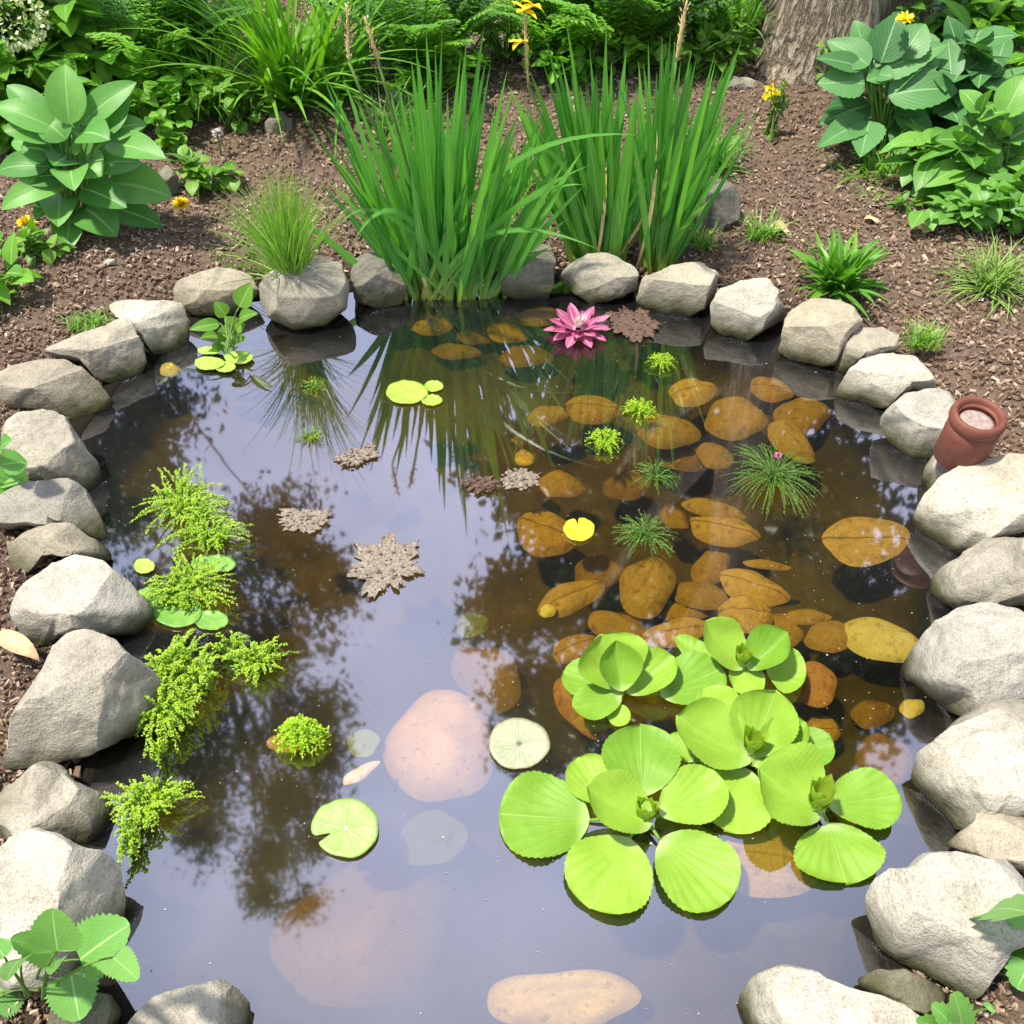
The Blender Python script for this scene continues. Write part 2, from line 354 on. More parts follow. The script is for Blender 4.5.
md = wm.math('MULTIPLY', wm.ramp(cl, [(.3, .15), (.75, 1)]), .055)      # fine silt hanging in the water
m1 = wm.n('ShaderNodeMixShader'); wm.l(md, m1.inputs[0]); wm.l(tr.outputs[0], m1.inputs[1]); wm.l(df.outputs[0], m1.inputs[2])
fr = wm.n('ShaderNodeFresnel', IOR=1.38); wm.l(bmp, fr.inputs['Normal'])
fac = wm.math('ADD', .175, wm.math('MULTIPLY', fr.outputs[0], 1.0), clamp=True)
m2 = wm.n('ShaderNodeMixShader'); wm.l(fac, m2.inputs[0]); wm.l(m1.outputs[0], m2.inputs[1]); wm.l(gl.outputs[0], m2.inputs[2])
va = wm.n('ShaderNodeVolumeAbsorption', Density=12.5); va.inputs['Color'].default_value = (.84, .765, .08, 1)   # peat brown water
wm.l(va.outputs[0], wm.out.inputs['Volume'])
wmat = wm.done(m2.outputs[0])
g = MB(); vs_, fs = polar([i/12 for i in range(1, 13)]+[1.03], 240, lambda x, y: 0.0); n0 = len(vs_); NR = 13
bv = [Vector((p.x, p.y, -.5)) for p in vs_]; fs = fs+[tuple(i+n0 for i in f[::-1]) for f in fs]
fs += [((NR-1)*240+j, n0+(NR-1)*240+j, n0+(NR-1)*240+(j+1) % 240, (NR-1)*240+(j+1) % 240) for j in range(240)]
g.add(vs_+bv, fs)
tag(g.build('pond_water', wmat, smooth=False), kind='structure')

# mulch: shredded bark lying on the ground all round the pond
def mulch():
    r = np.random.RandomState(3); V = []; F = []; A = []
    pts = []
    def inside(x, y): return math.hypot(x-CX, y-CY) < shoreR(math.atan2(y-CY, x-CX))*1.02
    while len(pts) < 112000:
        y = .05+r.rand()*5.9; lim = (.35+.62*max(y, .6)) if len(pts) < 80000 else 3.8; x = r.uniform(-lim, lim)
        if y > 2.9 and r.rand() < .35: continue
        if inside(x, y): continue
        pts.append((x, y))
    for (x, y) in pts:
        z = ground_z(x, y); far = .8+.1*y
        ln = r.uniform(.0022, .0072)*far*(2.2 if r.rand() < .05 else 1); wd = ln*r.uniform(.3, .7); th = r.uniform(.002, .006)
        a = r.uniform(0, 6.28); ca, sa = math.cos(a), math.sin(a); tz = r.normal(0, .35); tw = r.normal(0, .35)
        n = len(V); tint = min(1, max(0, r.beta(1.6, 3.2)+ (.35 if r.rand() < .05 else 0)))
        for (u, v, h) in ((-1, -.7, 0), (-.8, .8, 0), (.9, .6, 0), (1, -.8, 0), (-.8, -.5, 1), (-.6, .6, 1), (.75, .4, 1), (.8, -.6, 1)):
            u += r.uniform(-.2, .2); v += r.uniform(-.25, .25)
            lx, ly = u*ln, v*wd
            V.append((x+lx*ca-ly*sa, y+lx*sa+ly*ca, z+.004+h*th+u*ln*math.tan(tz)*.6+v*wd*math.tan(tw)*.6)); A.append((u, v, tint))
        F += [(n+4, n+7, n+6, n+5), (n, n+1, n+5, n+4)[::-1], (n+1, n+2, n+6, n+5)[::-1], (n+2, n+3, n+7, n+6)[::-1], (n+3, n, n+4, n+7)[::-1]]
    mb = MB(); mb.v = V; mb.f = F; mb.a = A
    m = NT('shredded bark'); u, v, tn = m.luv(); nz = m.noise(120, 4, .7, m.pos())
    col = m.ramp(tn, [(0, (.105, .066, .042)), (.3, (.27, .185, .125)), (.6, (.46, .345, .25)), (1, (.70, .58, .45))])
    col = m.mix(m.ramp(nz, [(.35, .6), (.65, 0)]), col, m.mix(1.0, col, (.4, .36, .33), 'MULTIPLY'))
    tag(mb.build('bark_mulch', m.done(m.pbsdf(col, .9, m.bump(nz, .5, .003), .15).outputs[0]), smooth=False), 'brown shredded bark mulch covering the beds around the pond', 'mulch', kind='stuff')
mulch()

# ------------------------------------------------------------------ stones
def ico(sub):
    bm = bmesh.new(); bmesh.ops.create_icosphere(bm, subdivisions=sub, radius=1)
    v = np.array([x.co[:] for x in bm.verts]); f = [tuple(q.index for q in p.verts) for p in bm.faces]; bm.free(); return v, f
ICO = {k: ico(k) for k in (4, 5, 6)}
nR, nU, nF = np.array(RT), np.array(UPV), np.array(FW)
def rock(crop, poly, label, mat, seed, z0=0.0, k=.85, sub=6, top=.42, front=.55, tilt=(0, 0), rough=1.0, name='pond_stone', group='stones edging the pond', box=.8, cat='stone'):
    ox, oy, s = crop; pl = np.array([(ox+x/s, oy+y/s) for x, y in poly], float)
    r = np.random.RandomState(seed)
    nx = np.roll(pl, -1, 0); cr_ = pl[:, 0]*nx[:, 1]-nx[:, 0]*pl[:, 1]; A_ = cr_.sum()/2
    c = ((pl+nx)*cr_[:, None]).sum(0)/(6*A_)
    N = 180; phi = np.arange(N)*2*math.pi/N; rr = np.zeros(N)
    for i, a in enumerate(phi):
        d = np.array([math.cos(a), -math.sin(a)]); best = 0
        for p, q in zip(pl, nx):
            e = q-p; den = d[0]*e[1]-d[1]*e[0]
            if abs(den) < 1e-9: continue
            w_ = p-c; t = (w_[0]*e[1]-w_[1]*e[0])/den; u = (w_[0]*d[1]-w_[1]*d[0])/den
            if t > 0 and -1e-6 <= u <= 1+1e-6: best = max(best, t)
        rr[i] = best
    ker = np.array([1, 2, 3, 2, 1])/9; rr = np.convolve(np.concatenate([rr[-2:], rr, rr[:2]]), ker, 'valid')
    ib = np.argmax(pl[:, 1]); pb = at(pl[ib, 0], pl[ib, 1], z0); t = (pb-CAM).dot(FW)
    C = np.array(CAM+ray(*c)*t); k_px = t/FPX; mr = rr.mean()*k_px
    v0, f = ICO[sub]; v = np.sign(v0)*np.abs(v0)**box; v /= np.linalg.norm(v, axis=1)[:, None]**.6
    def rf(a): return np.interp(np.mod(a, 2*math.pi), phi, rr, period=2*math.pi)*k_px
    def local(v):
        return v
    a = np.arctan2(v[:, 1], v[:, 0]); R_ = rf(a)
    loc = np.stack([v[:, 0]*R_, v[:, 1]*R_, v[:, 2]*mr*k], 1)
    W = loc[:, :1]*nR+loc[:, 1:2]*nU+loc[:, 2:]*nF
    planes = [(np.array([tilt[0]+r.normal(0, .12), tilt[1]+r.normal(0, .12), 1]), top)]
    to = np.array([CX-C[0], CY-C[1], 0]); to /= np.linalg.norm(to)+1e-9; tc_ = np.array([-C[0], -C[1], 0]); tc_ /= np.linalg.norm(tc_)
    fd = to*.5+tc_*.7+np.array([0, 0, .15]); planes.append((fd, front))
    for _ in range(6):
        n = r.normal(0, 1, 3); n[2] = abs(n[2])*.7; planes.append((n, r.uniform(.55, .85)))
    sc_ = np.abs(W).max(0)
    for n, d in planes:
        n = n/np.linalg.norm(n); ext = (W@n).max(); s_ = W@n-d*ext*(1 if d > .5 else 1)
        over = np.maximum(0, s_); W -= n*(over*.93)[:, None]
    # refit the outline
    x, y, zf = W@nR, W@nU, W@nF; a = np.arctan2(y, x); rd = np.hypot(x, y); b = (np.mod(a, 2*math.pi)/(2*math.pi)*60).astype(int) % 60
    mx = np.array([rd[b == i].max() if (b == i).any() else 1e-3 for i in range(60)]); mx = np.convolve(np.concatenate([mx[-1:], mx, mx[:1]]), [.25, .5, .25], 'valid')
    ratio = np.clip(rf((np.arange(60)+.5)*2*math.pi/60)/mx, .6, 1.9); q = np.interp(np.mod(a, 2*math.pi), (np.arange(60)+.5)*2*math.pi/60, ratio, period=2*math.pi)
    W = nR*(x*q)[:, None]+nU*(y*q)[:, None]+nF*zf[:, None]
    o3 = r.uniform(0, 50, 3); fr_ = 1.5/mr
    for i in range(len(W)):
        p = W[i]; L_ = np.linalg.norm(p)+1e-9; q = Vector(p*fr_+o3)
        dn = mnoise.fractal(q, 1.0, 2.1, 5)*.030+mnoise.ridged_multi_fractal(q*1.3, .9, 2.2, 4, 1, 2)*-.010
        W[i] = p+p/L_*dn*mr*rough*1.6
    mb = MB(); mb.v = [tuple(p) for p in W+C]; mb.f = f; mb.a = [(0, 0, .5)]*len(W)
    return tag(mb.build(name, M[mat], origin=C), label, cat, group)
A4, A5, A2, A8, A9, A3, A1 = (0, 240, 2.844), (0, 560, 2.206), (300, 0, 2.226), (700, 240, 2.694), (700, 580, 2.306), (680, 0, 2.977), (0, 0, 2.844)
PX = (0, 0, 1)
rock(A4, [(483,148),(510,120),(620,68),(690,84),(727,104),(732,150),(700,190),(650,215),(560,222),(490,185)], 'flat tan slab stone with cracked top, left of the round stone under the grass tuft', 'stone_tan', 11, top=.35, rough=.7)
rock(PX, [(258,288),(265,275),(290,262),(320,254),(342,262),(350,285),(347,308),(325,326),(295,331),(270,320),(258,303)], 'smooth round grey stone with a grass tuft growing on its top', 'stone_grey', 12, box=.95, rough=.4, top=.6, front=.8)
rock(A4, [(303,190),(340,165),(385,152),(410,165),(520,175),(530,220),(528,300),(510,328),(440,330),(390,275),(350,230)], 'pale stone with squared right end, between the tan slab and the sloping grey stone', 'stone_pale', 13)
rock(A4, [(128,320),(180,285),(350,213),(375,225),(405,290),(407,345),(385,395),(330,414),(285,404),(240,355),(150,335)], 'sloping grey stone with dark right face, above the tan rounded boulder on the left', 'stone_grey', 14, k=1.0)
rock(A4, [(-50,420),(-20,375),(30,350),(100,338),(190,335),(240,365),(280,410),(305,460),(280,495),(220,524),(190,512),(100,485),(0,485)], 'rounded tan boulder with a smooth sandy top on the left bank', 'stone_tan', 15, box=.9, rough=.6)
rock(A4, [(-20,560),(0,510),(50,478),(150,476),(180,500),(230,570),(268,630),(275,700),(260,742),(220,730),(150,700),(70,690),(0,675)], 'pale grey stone below the tan boulder, behind the leaf at the left edge', 'stone_grey', 16)
rock(A4, [(-30,800),(0,720),(60,685),(200,675),(225,690),(270,770),(300,840),(303,880),(260,872),(200,830),(90,820),(20,830)], 'low grey wedge shaped stone, third above the round white stone', 'stone_grey', 17)
rock(A4, [(15,870),(40,830),(120,805),(195,800),(250,840),(300,890),(310,920),(230,915),(180,900),(130,900),(80,965),(40,955)], 'small tan grey stone tucked right behind the round white stone', 'stone_tan', 18)
rock(A5, [(38,110),(60,55),(100,10),(150,-14),(215,0),(270,40),(310,100),(323,132),(290,172),(250,170),(190,158),(140,170),(75,212),(50,170)], 'white rounded stone, brightest on the left bank', 'stone_pale', 19, box=.9, rough=.7)
rock(A5, [(0,330),(50,280),(100,200),(150,155),(200,148),(260,175),(300,220),(332,270),(327,345),(290,395),(200,432),(120,455),(30,468),(-10,420)], 'largest grey boulder of the left bank, below the white stone', 'stone_grey', 20, box=.85, top=.6)
rock(A5, [(-40,560),(0,500),(70,448),(110,460),(170,500),(215,530),(237,570),(232,605),(200,645),(130,640),(50,630),(0,630)], 'grey angular stone between the largest boulder and the ridged stone on the left bank', 'stone_grey', 21)
rock(A5, [(-40,800),(-30,640),(40,600),(90,598),(150,625),(210,660),(230,700),(243,770),(242,855),(190,912),(100,940),(0,950)], 'ridged pale stone behind the toothed leaf plant at the lower left', 'stone_pale', 22)
rock(A5, [(262,1030),(300,985),(350,950),(420,935),(470,940),(510,970),(533,1010),(540,1060),(480,1110),(400,1120),(290,1090)], 'grey stone in the water at the bottom edge, left of centre', 'stone_grey', 23)
rock(A5, [(95,1024),(100,985),(180,965),(240,975),(262,1010),(250,1060),(180,1080),(120,1060)], 'small dark stone in the shade under the toothed leaf plant', 'stone_dark', 24)
rock(A2, [(108,605),(115,570),(160,555),(205,560),(235,600),(242,640),(227,678),(170,690),(120,672)], 'olive grey stone between the grass tuft stone and the iris clump in the water', 'stone_dark', 25, k=.9)
rock(A2, [(443,640),(455,580),(480,550),(525,535),(565,550),(570,590),(567,640),(552,668),(490,670),(448,657)], 'upright dark grey stone to the right of the iris clump in the water', 'stone_dark', 26)
rock(A2, [(573,610),(590,590),(640,560),(690,558),(740,590),(760,612),(755,645),(720,664),(650,680),(610,652)], 'grey diamond shaped stone behind the pink water lily', 'stone_grey', 27)
rock(A2, [(750,640),(760,615),(830,580),(900,578),(937,605),(932,650),(910,684),(850,714),(775,694),(750,667)], 'pale flat topped stone with stepped sides, right of the iris clumps', 'stone_pale', 28, top=.3)
rock(A8, [(25,170),(50,130),(120,98),(190,95),(210,125),(215,155),(243,180),(238,208),(185,240),(125,275),(60,255),(30,227)], 'white angular stone below the strap leaved plant', 'stone_pale', 29)
rock(A8, [(215,240),(230,210),(260,170),(320,140),(390,150),(425,180),(435,230),(410,260),(385,300),(362,343),(330,348),(250,322),(215,297)], 'tan topped block stone with a steep grey front, right of the white angular stone', 'stone_tan', 30, top=.38)
rock(A8, [(365,320),(375,280),(410,250),(440,230),(500,228),(535,255),(535,300),(460,320),(420,340),(388,378),(365,362)], 'small grey stone between two larger ones, left of the little grass tuft', 'stone_grey', 31)
rock(A8, [(378,405),(400,345),(440,315),(500,300),(600,300),(650,330),(672,365),(665,395),(600,410),(540,420),(500,458),(440,450),(385,428)], 'pale smooth oblong stone, above the stone beside the clay pot', 'stone_pale', 32, box=.9, rough=.6)
rock(A8, [(497,470),(515,440),(550,410),(620,396),(690,400),(725,430),(690,460),(675,530),(650,575),(620,600),(570,595),(525,545)], 'pale rounded stone left of the terracotta pot', 'stone_pale', 33, box=.9, rough=.7)
rock(A8, [(608,645),(615,610),(640,558),(680,580),(720,600),(700,640),(650,680),(612,695)], 'little pale wedge stone under the left side of the terracotta pot', 'stone_pale', 34, sub=5)
rock(A8, [(597,750),(620,690),(660,630),(720,590),(850,572),(900,580),(940,650),(940,760),(870,790),(800,805),(720,840),(680,863),(640,838),(605,792)], 'big pale boulder that carries the terracotta pot', 'stone_pale', 35)
rock(A8, [(625,935),(660,890),(720,840),(800,800),(873,790),(930,800),(940,900),(870,985),(770,990),(690,1020),(650,992)], 'grey white boulder directly below the pot boulder', 'stone_grey', 36)
rock(A9, [(490,235),(515,180),(560,100),(620,65),(690,55),(760,65),(800,150),(790,260),(747,275),(680,282),(600,318),(540,285)], 'white boulder with a pitted left face, in the middle of the right bank', 'stone_pale', 37)
rock(A9, [(565,358),(600,315),(660,285),(747,275),(790,290),(780,340),(690,360),(600,372)], 'narrow grey stone wedged between two white boulders of the right bank', 'stone_grey', 38, z0=.03, sub=5)
rock(A9, [(510,480),(520,420),(560,370),(640,340),(747,310),(800,330),(810,450),(780,540),(700,550),(640,550),(590,582),(540,532)], 'wide pale boulder at the right edge, above the pinkish stone', 'stone_pale', 39)
rock(A9, [(575,625),(640,535),(690,530),(750,545),(820,580),(800,670),(747,680),(690,655),(620,638)], 'pinkish tan stone lying behind the pentagonal boulder', 'stone_tan', 40, z0=.02)
rock(A9, [(410,780),(430,730),(470,680),(540,628),(600,628),(700,655),(760,670),(800,720),(770,800),(700,835),(640,930),(610,970),(540,928),(430,888)], 'pale pentagonal boulder at the lower right, beside the lobed leaves', 'stone_pale', 41, top=.35)
rock(A9, [(100,1010),(140,945),(200,910),(260,905),(320,935),(420,950),(490,970),(540,1010),(560,1060),(480,1110),(330,1140),(200,1120),(100,1070)], 'white low boulder cut by the bottom edge', 'stone_pale', 42, box=.9)
rock(A9, [(365,945),(420,905),(480,903),(540,930),(580,960),(575,990),(530,1005),(470,985),(400,965)], 'tan stone half hidden between the pentagonal boulder and the bottom white boulder', 'stone_tan', 43, sub=5)
rock(A2, [(840,440),(870,385),(920,378),(960,400),(985,440),(978,490),(930,522),(860,520),(830,490)], 'lone grey boulder on the mulch behind the stone ring, right of the irises', 'stone_dark', 44, z0=.05, name='bed_boulder', group='stones lying in the beds')
rock(A3, [(130,270),(160,225),(200,222),(228,240),(220,265),(170,282)], 'flat grey stone at the left foot of the tree trunk', 'stone_grey', 45, z0=.06, sub=5, name='bed_boulder', group='stones lying in the beds')
rock(A1, [(750,360),(765,320),(800,310),(830,340),(828,370),(790,392),(755,392)], 'small brown grey stone beside the dark daylily clump', 'stone_dark', 46, z0=.06, sub=5, name='bed_boulder', group='stones lying in the beds')
rock(A2, [(190,205),(220,182),(260,180),(277,205),(262,232),(210,232)], 'grey stone seen behind the left iris blades, lower of two', 'stone_grey', 47, z0=.06, sub=5, name='bed_boulder', group='stones lying in the beds')
rock(A2, [(203,172),(230,150),(270,147),(287,165),(262,184),(215,184)], 'grey stone seen behind the left iris blades, upper of two', 'stone_grey', 48, z0=.06, sub=5, name='bed_boulder', group='stones lying in the beds')
rock(A1, [(430,520),(450,480),(480,470),(507,500),(502,545),(460,572),(430,562)], 'mossy stone half hidden beside the broad leaved plant', 'stone_dark', 49, z0=.06, sub=5, name='bed_boulder', group='stones lying in the beds')
rock(A1, [(290,745),(305,735),(330,738),(332,752),(300,756)], 'white pebble on the mulch in front of the broad leaved plant', 'stone_pale', 50, z0=.065, sub=4, name='pebble', group='stones lying in the beds', cat='pebble')
rock(A1, [(298,708),(310,703),(322,710),(318,718),(302,719)], 'tiny tan pebble close under the broad leaved plant', 'stone_tan', 51, z0=.065, sub=4, name='pebble', group='stones lying in the beds', cat='pebble')
# ------------------------------------------------------------------ under the water
def drowned_mat(name, c0, c1, c2, crease=True):
    m = NT(name); u, v, tn = m.luv(); P = m.pos(); n1 = m.noise(26, 6, .7, P, .5); n2 = m.noise(210, 4, .75, P)
    col = m.mix(m.ramp(n1, [(.3, 0), (.7, 1)]), c0, c1)
    col = m.mix(m.math('MULTIPLY', m.ramp(n2, [(.46, 0), (.62, 1)]), .4), col, c2); col = m.mix(m.ramp(m.noise(48, 4, .65, P), [(.56, 0), (.68, .75)]), col, m.mix(1.0, col, (.42, .36, .3), 'MULTIPLY'))
    col = m.mix(1.0, col, m.ramp(tn, [(0, .5), (.5, 1), (1, 1.45)]), 'MULTIPLY')
    if crease:
        wob = m.math('ADD', u, m.math('MULTIPLY', m.math('SUBTRACT', m.noise(14, 3, .5, P), .5), .35))
        col = m.mix(m.math('MULTIPLY', m.ramp(m.math('ABSOLUTE', wob), [(0, 1), (.03, .7), (.06, 0)]), m.ramp(tn, [(.52, 0), (.58, .8)])), col, m.mix(1.0, col, (.30, .20, .12), 'MULTIPLY'))
    return m.done(m.pbsdf(col, .8, m.bump(m.math('ADD', n1, m.math('MULTIPLY', n2, .4)), .4, .006), .15).outputs[0])
M['gold'] = drowned_mat('golden drowned leaf', (.24, .14, .022), (.38, .235, .04), (.50, .35, .09))
M['olive'] = drowned_mat('olive drowned stone', (.40, .34, .12), (.52, .45, .18), (.30, .24, .08), False)
M['peach'] = drowned_mat('peach drowned stone', (.44, .26, .14), (.56, .35, .20), (.34, .20, .10), False)
M['peach_deep'] = drowned_mat('deep drowned stone', (.38, .25, .15), (.48, .32, .20), (.32, .20, .12), False)
M['rust'] = drowned_mat('rust brown drowned leaf', (.26, .11, .025), (.38, .18, .04), (.48, .26, .08))
M['sand'] = drowned_mat('sandy drowned stone', (.46, .33, .16), (.70, .54, .30), (.36, .25, .11), False)
M['faint'] = drowned_mat('faint drowned pad', (.19, .24, .13), (.26, .31, .18), (.16, .20, .10), False)
M['lemon'] = drowned_mat('yellow drowned leaf', (.50, .40, .05), (.62, .50, .08), (.42, .32, .05), False)
def drowned(cx, cy, wd, hg, rot, label, mat='gold', z=-.055, thick=.42, pointy=.35, seed=0, name='drowned_leaf', group='golden leaves under the water', cat='drowned leaf', tint=None, irr=.05):
    """a flat swollen leaf or stone lying in the water: a lens with an uneven oval outline"""
    r = random.Random(seed*13+int(cx)); C = at(cx, cy, z); mb = MB(); n = 40; rings_ = 7
    tint = r.uniform(.28, .72) if tint is None else tint
    a0 = math.radians(rot); e1 = at(cx+wd/2*math.cos(a0), cy+wd/2*math.sin(a0), z)-C; e2 = at(cx-hg/2*math.sin(a0), cy+hg/2*math.cos(a0), z)-C
    T = thick*min(e1.length, e2.length)*2; p1, p2, p3 = r.uniform(0, 6), r.uniform(0, 6), r.uniform(0, 6); tlt = r.uniform(-.12, .12)
    for sgn in (1, -1):
        vs_ = []; at_ = []; fs = []
        for i in range(rings_+1):
            s = i/rings_
            for j in range(n):
                a = 2*math.pi*j/n; k = 1+irr*math.sin(2*a+p1)+irr*math.sin(3*a+p2)+irr*.7*math.sin(5*a+p3)
                ca = math.cos(a); x = ca*k*s*(1+pointy*.25*max(0, ca)**6); y = math.sin(a)*k*s*(1-pointy*.25*max(0, ca)**2)
                crease = .10*math.exp(-(y/.08)**2)*(1 if pointy > 0 else 0)
                h = T*((1-s*s)**.6*(.5 if sgn > 0 else .4)-crease*(1-s))*sgn + tlt*x*e1.length+mnoise.noise(Vector((x*2+p1, y*2+p2, p3)))*T*.16*(1-s**4)
                vs_.append(C+e1*x+e2*y+Vector((0, 0, h))); at_.append((y, (x+1)/2, tint))
        for i in range(rings_):
            for j in range(n):
                k = (j+1) % n; q = (i*n+j, (i+1)*n+j, (i+1)*n+k, i*n+k); fs.append(q if sgn > 0 else q[::-1])
        mb.add(vs_, fs, at_)
    return tag(mb.build(name, M[mat], origin=C), label, cat, group)
GL = [
 (692,393,46,28,-10,'oval golden drowned leaf nearest the far bank stones, right of the small bright tuft'),
 (734,419,62,42,0,'widest golden drowned leaf of the far right cluster'),
 (801,417,54,38,-5,'round golden drowned leaf with a dark speck, rightmost of the far right cluster'),
 (770,390,44,23,10,'golden drowned leaf behind the widest and the round one, closest to the block stone'),
 (790,441,56,30,32,'golden drowned leaf partly under the round one, just behind the pink dotted tuft'),
 (667,432,66,32,2,'golden drowned leaf with a long crease, right of the two bright green tufts'),
 (680,458,54,26,6,'dim golden drowned leaf in front of the creased one'),
 (714,456,36,26,15,'small golden drowned leaf left of the pink dotted tuft'),
 (712,509,62,18,8,'narrow golden drowned leaf, upper half of a folded pair'),
 (722,530,70,32,12,'golden drowned leaf with a curled dark mark, lower half of a folded pair'),
 (673,517,32,22,35,'short golden drowned leaf touching the left of the folded pair'),
 (712,566,46,34,-45,'upright golden drowned leaf with a dark forked vein'),
 (752,588,68,34,15,'golden drowned leaf with a torn right tip'),
 (766,565,50,9,3,'thin edge-on golden drowned leaf above the torn tip leaf'),
 (702,596,62,28,10,'golden drowned leaf tucked left under the torn tip leaf'),
 (690,610,58,24,-15,'golden drowned leaf with a pointed end, right of the egg shaped one'),
 (746,614,52,40,0,'golden drowned leaf showing behind the back right green rosette'),
 (806,617,44,16,5,'slim golden drowned leaf left of the olive stone'),
 (547,416,40,20,0,'small golden drowned leaf under the iris reflection, left one of two'),
 (592,410,56,28,5,'golden drowned leaf under the iris reflection, right one of two'),
 (524,458,20,16,0,'tiny golden drowned leaf above the rusty floating leaf'),
 (626,486,46,30,0,'dim golden drowned leaf behind the dark fine tuft'),
 (560,485,42,28,0,'golden drowned leaf right beside the rusty floating leaf'),
 (545,533,62,46,20,'large golden drowned leaf under the yellow floating pad'),
 (598,572,52,32,0,'blurred golden drowned leaf left of the egg shaped one'),
 (647,586,60,57,-60,'big egg shaped golden drowned leaf in front of the fine tuft'),
 (620,631,68,36,15,'golden drowned leaf just behind the back left green rosette'),
 (575,648,46,28,-20,'golden drowned leaf at the left end of the heap, beside the open water'),
 (676,633,62,30,-8,'golden drowned leaf between the two back green rosettes'),
 (830,637,52,32,10,'golden drowned leaf touching the left of the olive stone'),
 (780,630,46,34,20,'golden drowned leaf right of the back right green rosette'),
 (818,732,40,34,0,'dark gold drowned leaf right of the middle green rosette'),
 (882,762,52,62,0,'large dim golden drowned leaf before the wide pale boulder'),
 (872,714,42,30,0,'dim golden drowned leaf above the large dim one'),
 (430,323,46,25,-5,'golden drowned leaf in front of the iris clump in the water'),
 (508,330,48,26,5,'golden drowned leaf left of the pink lily'),
 (538,317,42,20,0,'golden drowned leaf hidden behind the left of the pink lily'),
 (455,352,46,16,0,'long dim golden drowned leaf behind the triple lily pad'),
 (384,328,42,18,0,'dim golden drowned leaf near the olive grey stone'),
 (475,337,40,16,0,'dim golden drowned leaf between two others before the iris clump'),
 (525,357,50,22,0,'dim golden drowned leaf below left of the pink lily'),
]
for i, (x, y, a, b, r_, lb) in enumerate(GL):
    dim = 'dim' in lb or 'blurred' in lb
    drowned(x, y, a, b, r_, lb, z=-.12 if dim else -.045-.018*(i % 4), tint=.22 if dim else None, seed=i+1)
drowned(865,540,88,49,0,'large lone golden drowned leaf with a lengthwise groove, near the right bank', z=-.03, tint=.6, seed=60, thick=.16)
o = drowned(570,598,68,33,-28,'golden drowned leaf with a pale yellow end, at the edge of the tree reflection', seed=61, tint=.6)
drowned(548,611,16,14,-28,'yellow bit clinging to the end of a golden drowned leaf','lemon',z=-.03,seed=62,name='leaf_scrap',group=None,cat='leaf scrap')
drowned(880,640,84,43,20,'olive stone under water beside the white boulder of the right bank','olive',z=-.05,thick=.3,pointy=0,seed=63,name='drowned_stone',group='stones under the water',cat='drowned stone',irr=.03)
drowned(770,858,112,78,8,'large golden stone under the right green rosettes','gold',z=-.05,thick=.22,pointy=0,seed=64,name='drowned_stone',group='stones under the water',cat='drowned stone',tint=.55)
drowned(441,745,106,124,10,'big peach stone under water in the middle of the pond','peach',z=-.085,thick=.55,pointy=0,seed=65,name='drowned_stone',group='stones under the water',cat='drowned stone',tint=.5,irr=.045)
drowned(487,676,80,62,40,'faint pinkish stone under water just behind the big peach one','peach_deep',z=-.15,thick=.3,pointy=0,seed=66,name='drowned_stone',group='stones under the water',cat='drowned stone',tint=.5)
drowned(362,935,190,160,-35,'huge blurred pinkish stone deep under the front water','peach_deep',z=-.19,thick=.5,pointy=0,seed=67,name='drowned_stone',group='stones under the water',cat='drowned stone',tint=.45)
drowned(562,1000,146,68,0,'sandy flat stone under water at the bottom edge','sand',z=-.10,thick=.6,pointy=0,seed=68,name='drowned_stone',group='stones under the water',cat='drowned stone',tint=.55,irr=.06)
drowned(432,838,66,58,0,'faint greenish pad sunk below the big peach stone','faint',z=-.1,tint=.2,pointy=0,seed=69,name='sunken_pad',group='sunken lily pads',cat='lily pad',thick=.05)
drowned(363,743,32,28,0,'small faint pad sunk left of the big peach stone','faint',z=-.06,pointy=0,seed=70,name='sunken_pad',group='sunken lily pads',cat='lily pad',thick=.05)
drowned(472,625,34,24,0,'pale small pad sunk above the faint pinkish stone','faint',z=-.1,pointy=0,seed=71,name='sunken_pad',group='sunken lily pads',cat='lily pad',thick=.05,tint=.3)
drowned(360,773,40,13,-28,'slim orange leaf just under water left of the peach stone','sand',z=-.015,seed=72,group=None,tint=.6)
drowned(290,742,46,20,-12,'gold leaf showing in the dark reflection behind the round tuft','gold',z=-.04,seed=73,group=None,tint=.7)
drowned(214,892,66,50,0,'pinkish blurred stone under water near the lower left bank','peach_deep',z=-.18,thick=.25,pointy=0,seed=74,name='drowned_stone',group='stones under the water',cat='drowned stone',tint=.25)
drowned(912,708,24,20,0,'small yellow pebble under water against the right bank','lemon',z=-.03,thick=.35,pointy=0,seed=75,name='drowned_stone',group='stones under the water',cat='drowned stone',tint=.35)
drowned(170,370,22,13,0,'yellow brown scrap of leaf in the dark water by the left bank','lemon',z=-.012,seed=76,name='leaf_scrap',group=None,cat='leaf scrap',tint=.25)
drowned(590,706,80,56,25,'rust brown leaf under the back left green rosette','rust',z=-.06,seed=78,group=None,tint=.5)
drowned(812,683,50,46,20,'rust brown round drowned leaf with an upturned rim, right of the back right rosette','rust',z=-.045,thick=.3,seed=79,group=None,tint=.5,irr=.08)

# silt hanging in the front water: a lens shaped cloud of even density
def silt(cx, cy, rx, ry, rz, z, dens):
    m = NT('suspended silt'); v = m.n('ShaderNodeVolumePrincipled'); v.inputs['Color'].default_value = (.58, .58, .68, 1); v.inputs['Density'].default_value = dens; v.inputs['Anisotropy'].default_value = .2
    m.l(v.outputs[0], m.out.inputs['Volume']); mb = MB(); ball(mb, at(cx, cy, z), 1, 40, 16, .5, (rx, ry, rz))
    tag(mb.build('silt_cloud', m.m, origin=at(cx, cy, z)), 'milky silt clouding the front water of the pond', 'silt', kind='stuff')
silt(370, 850, .50, .52, .12, -.155, 4.2)
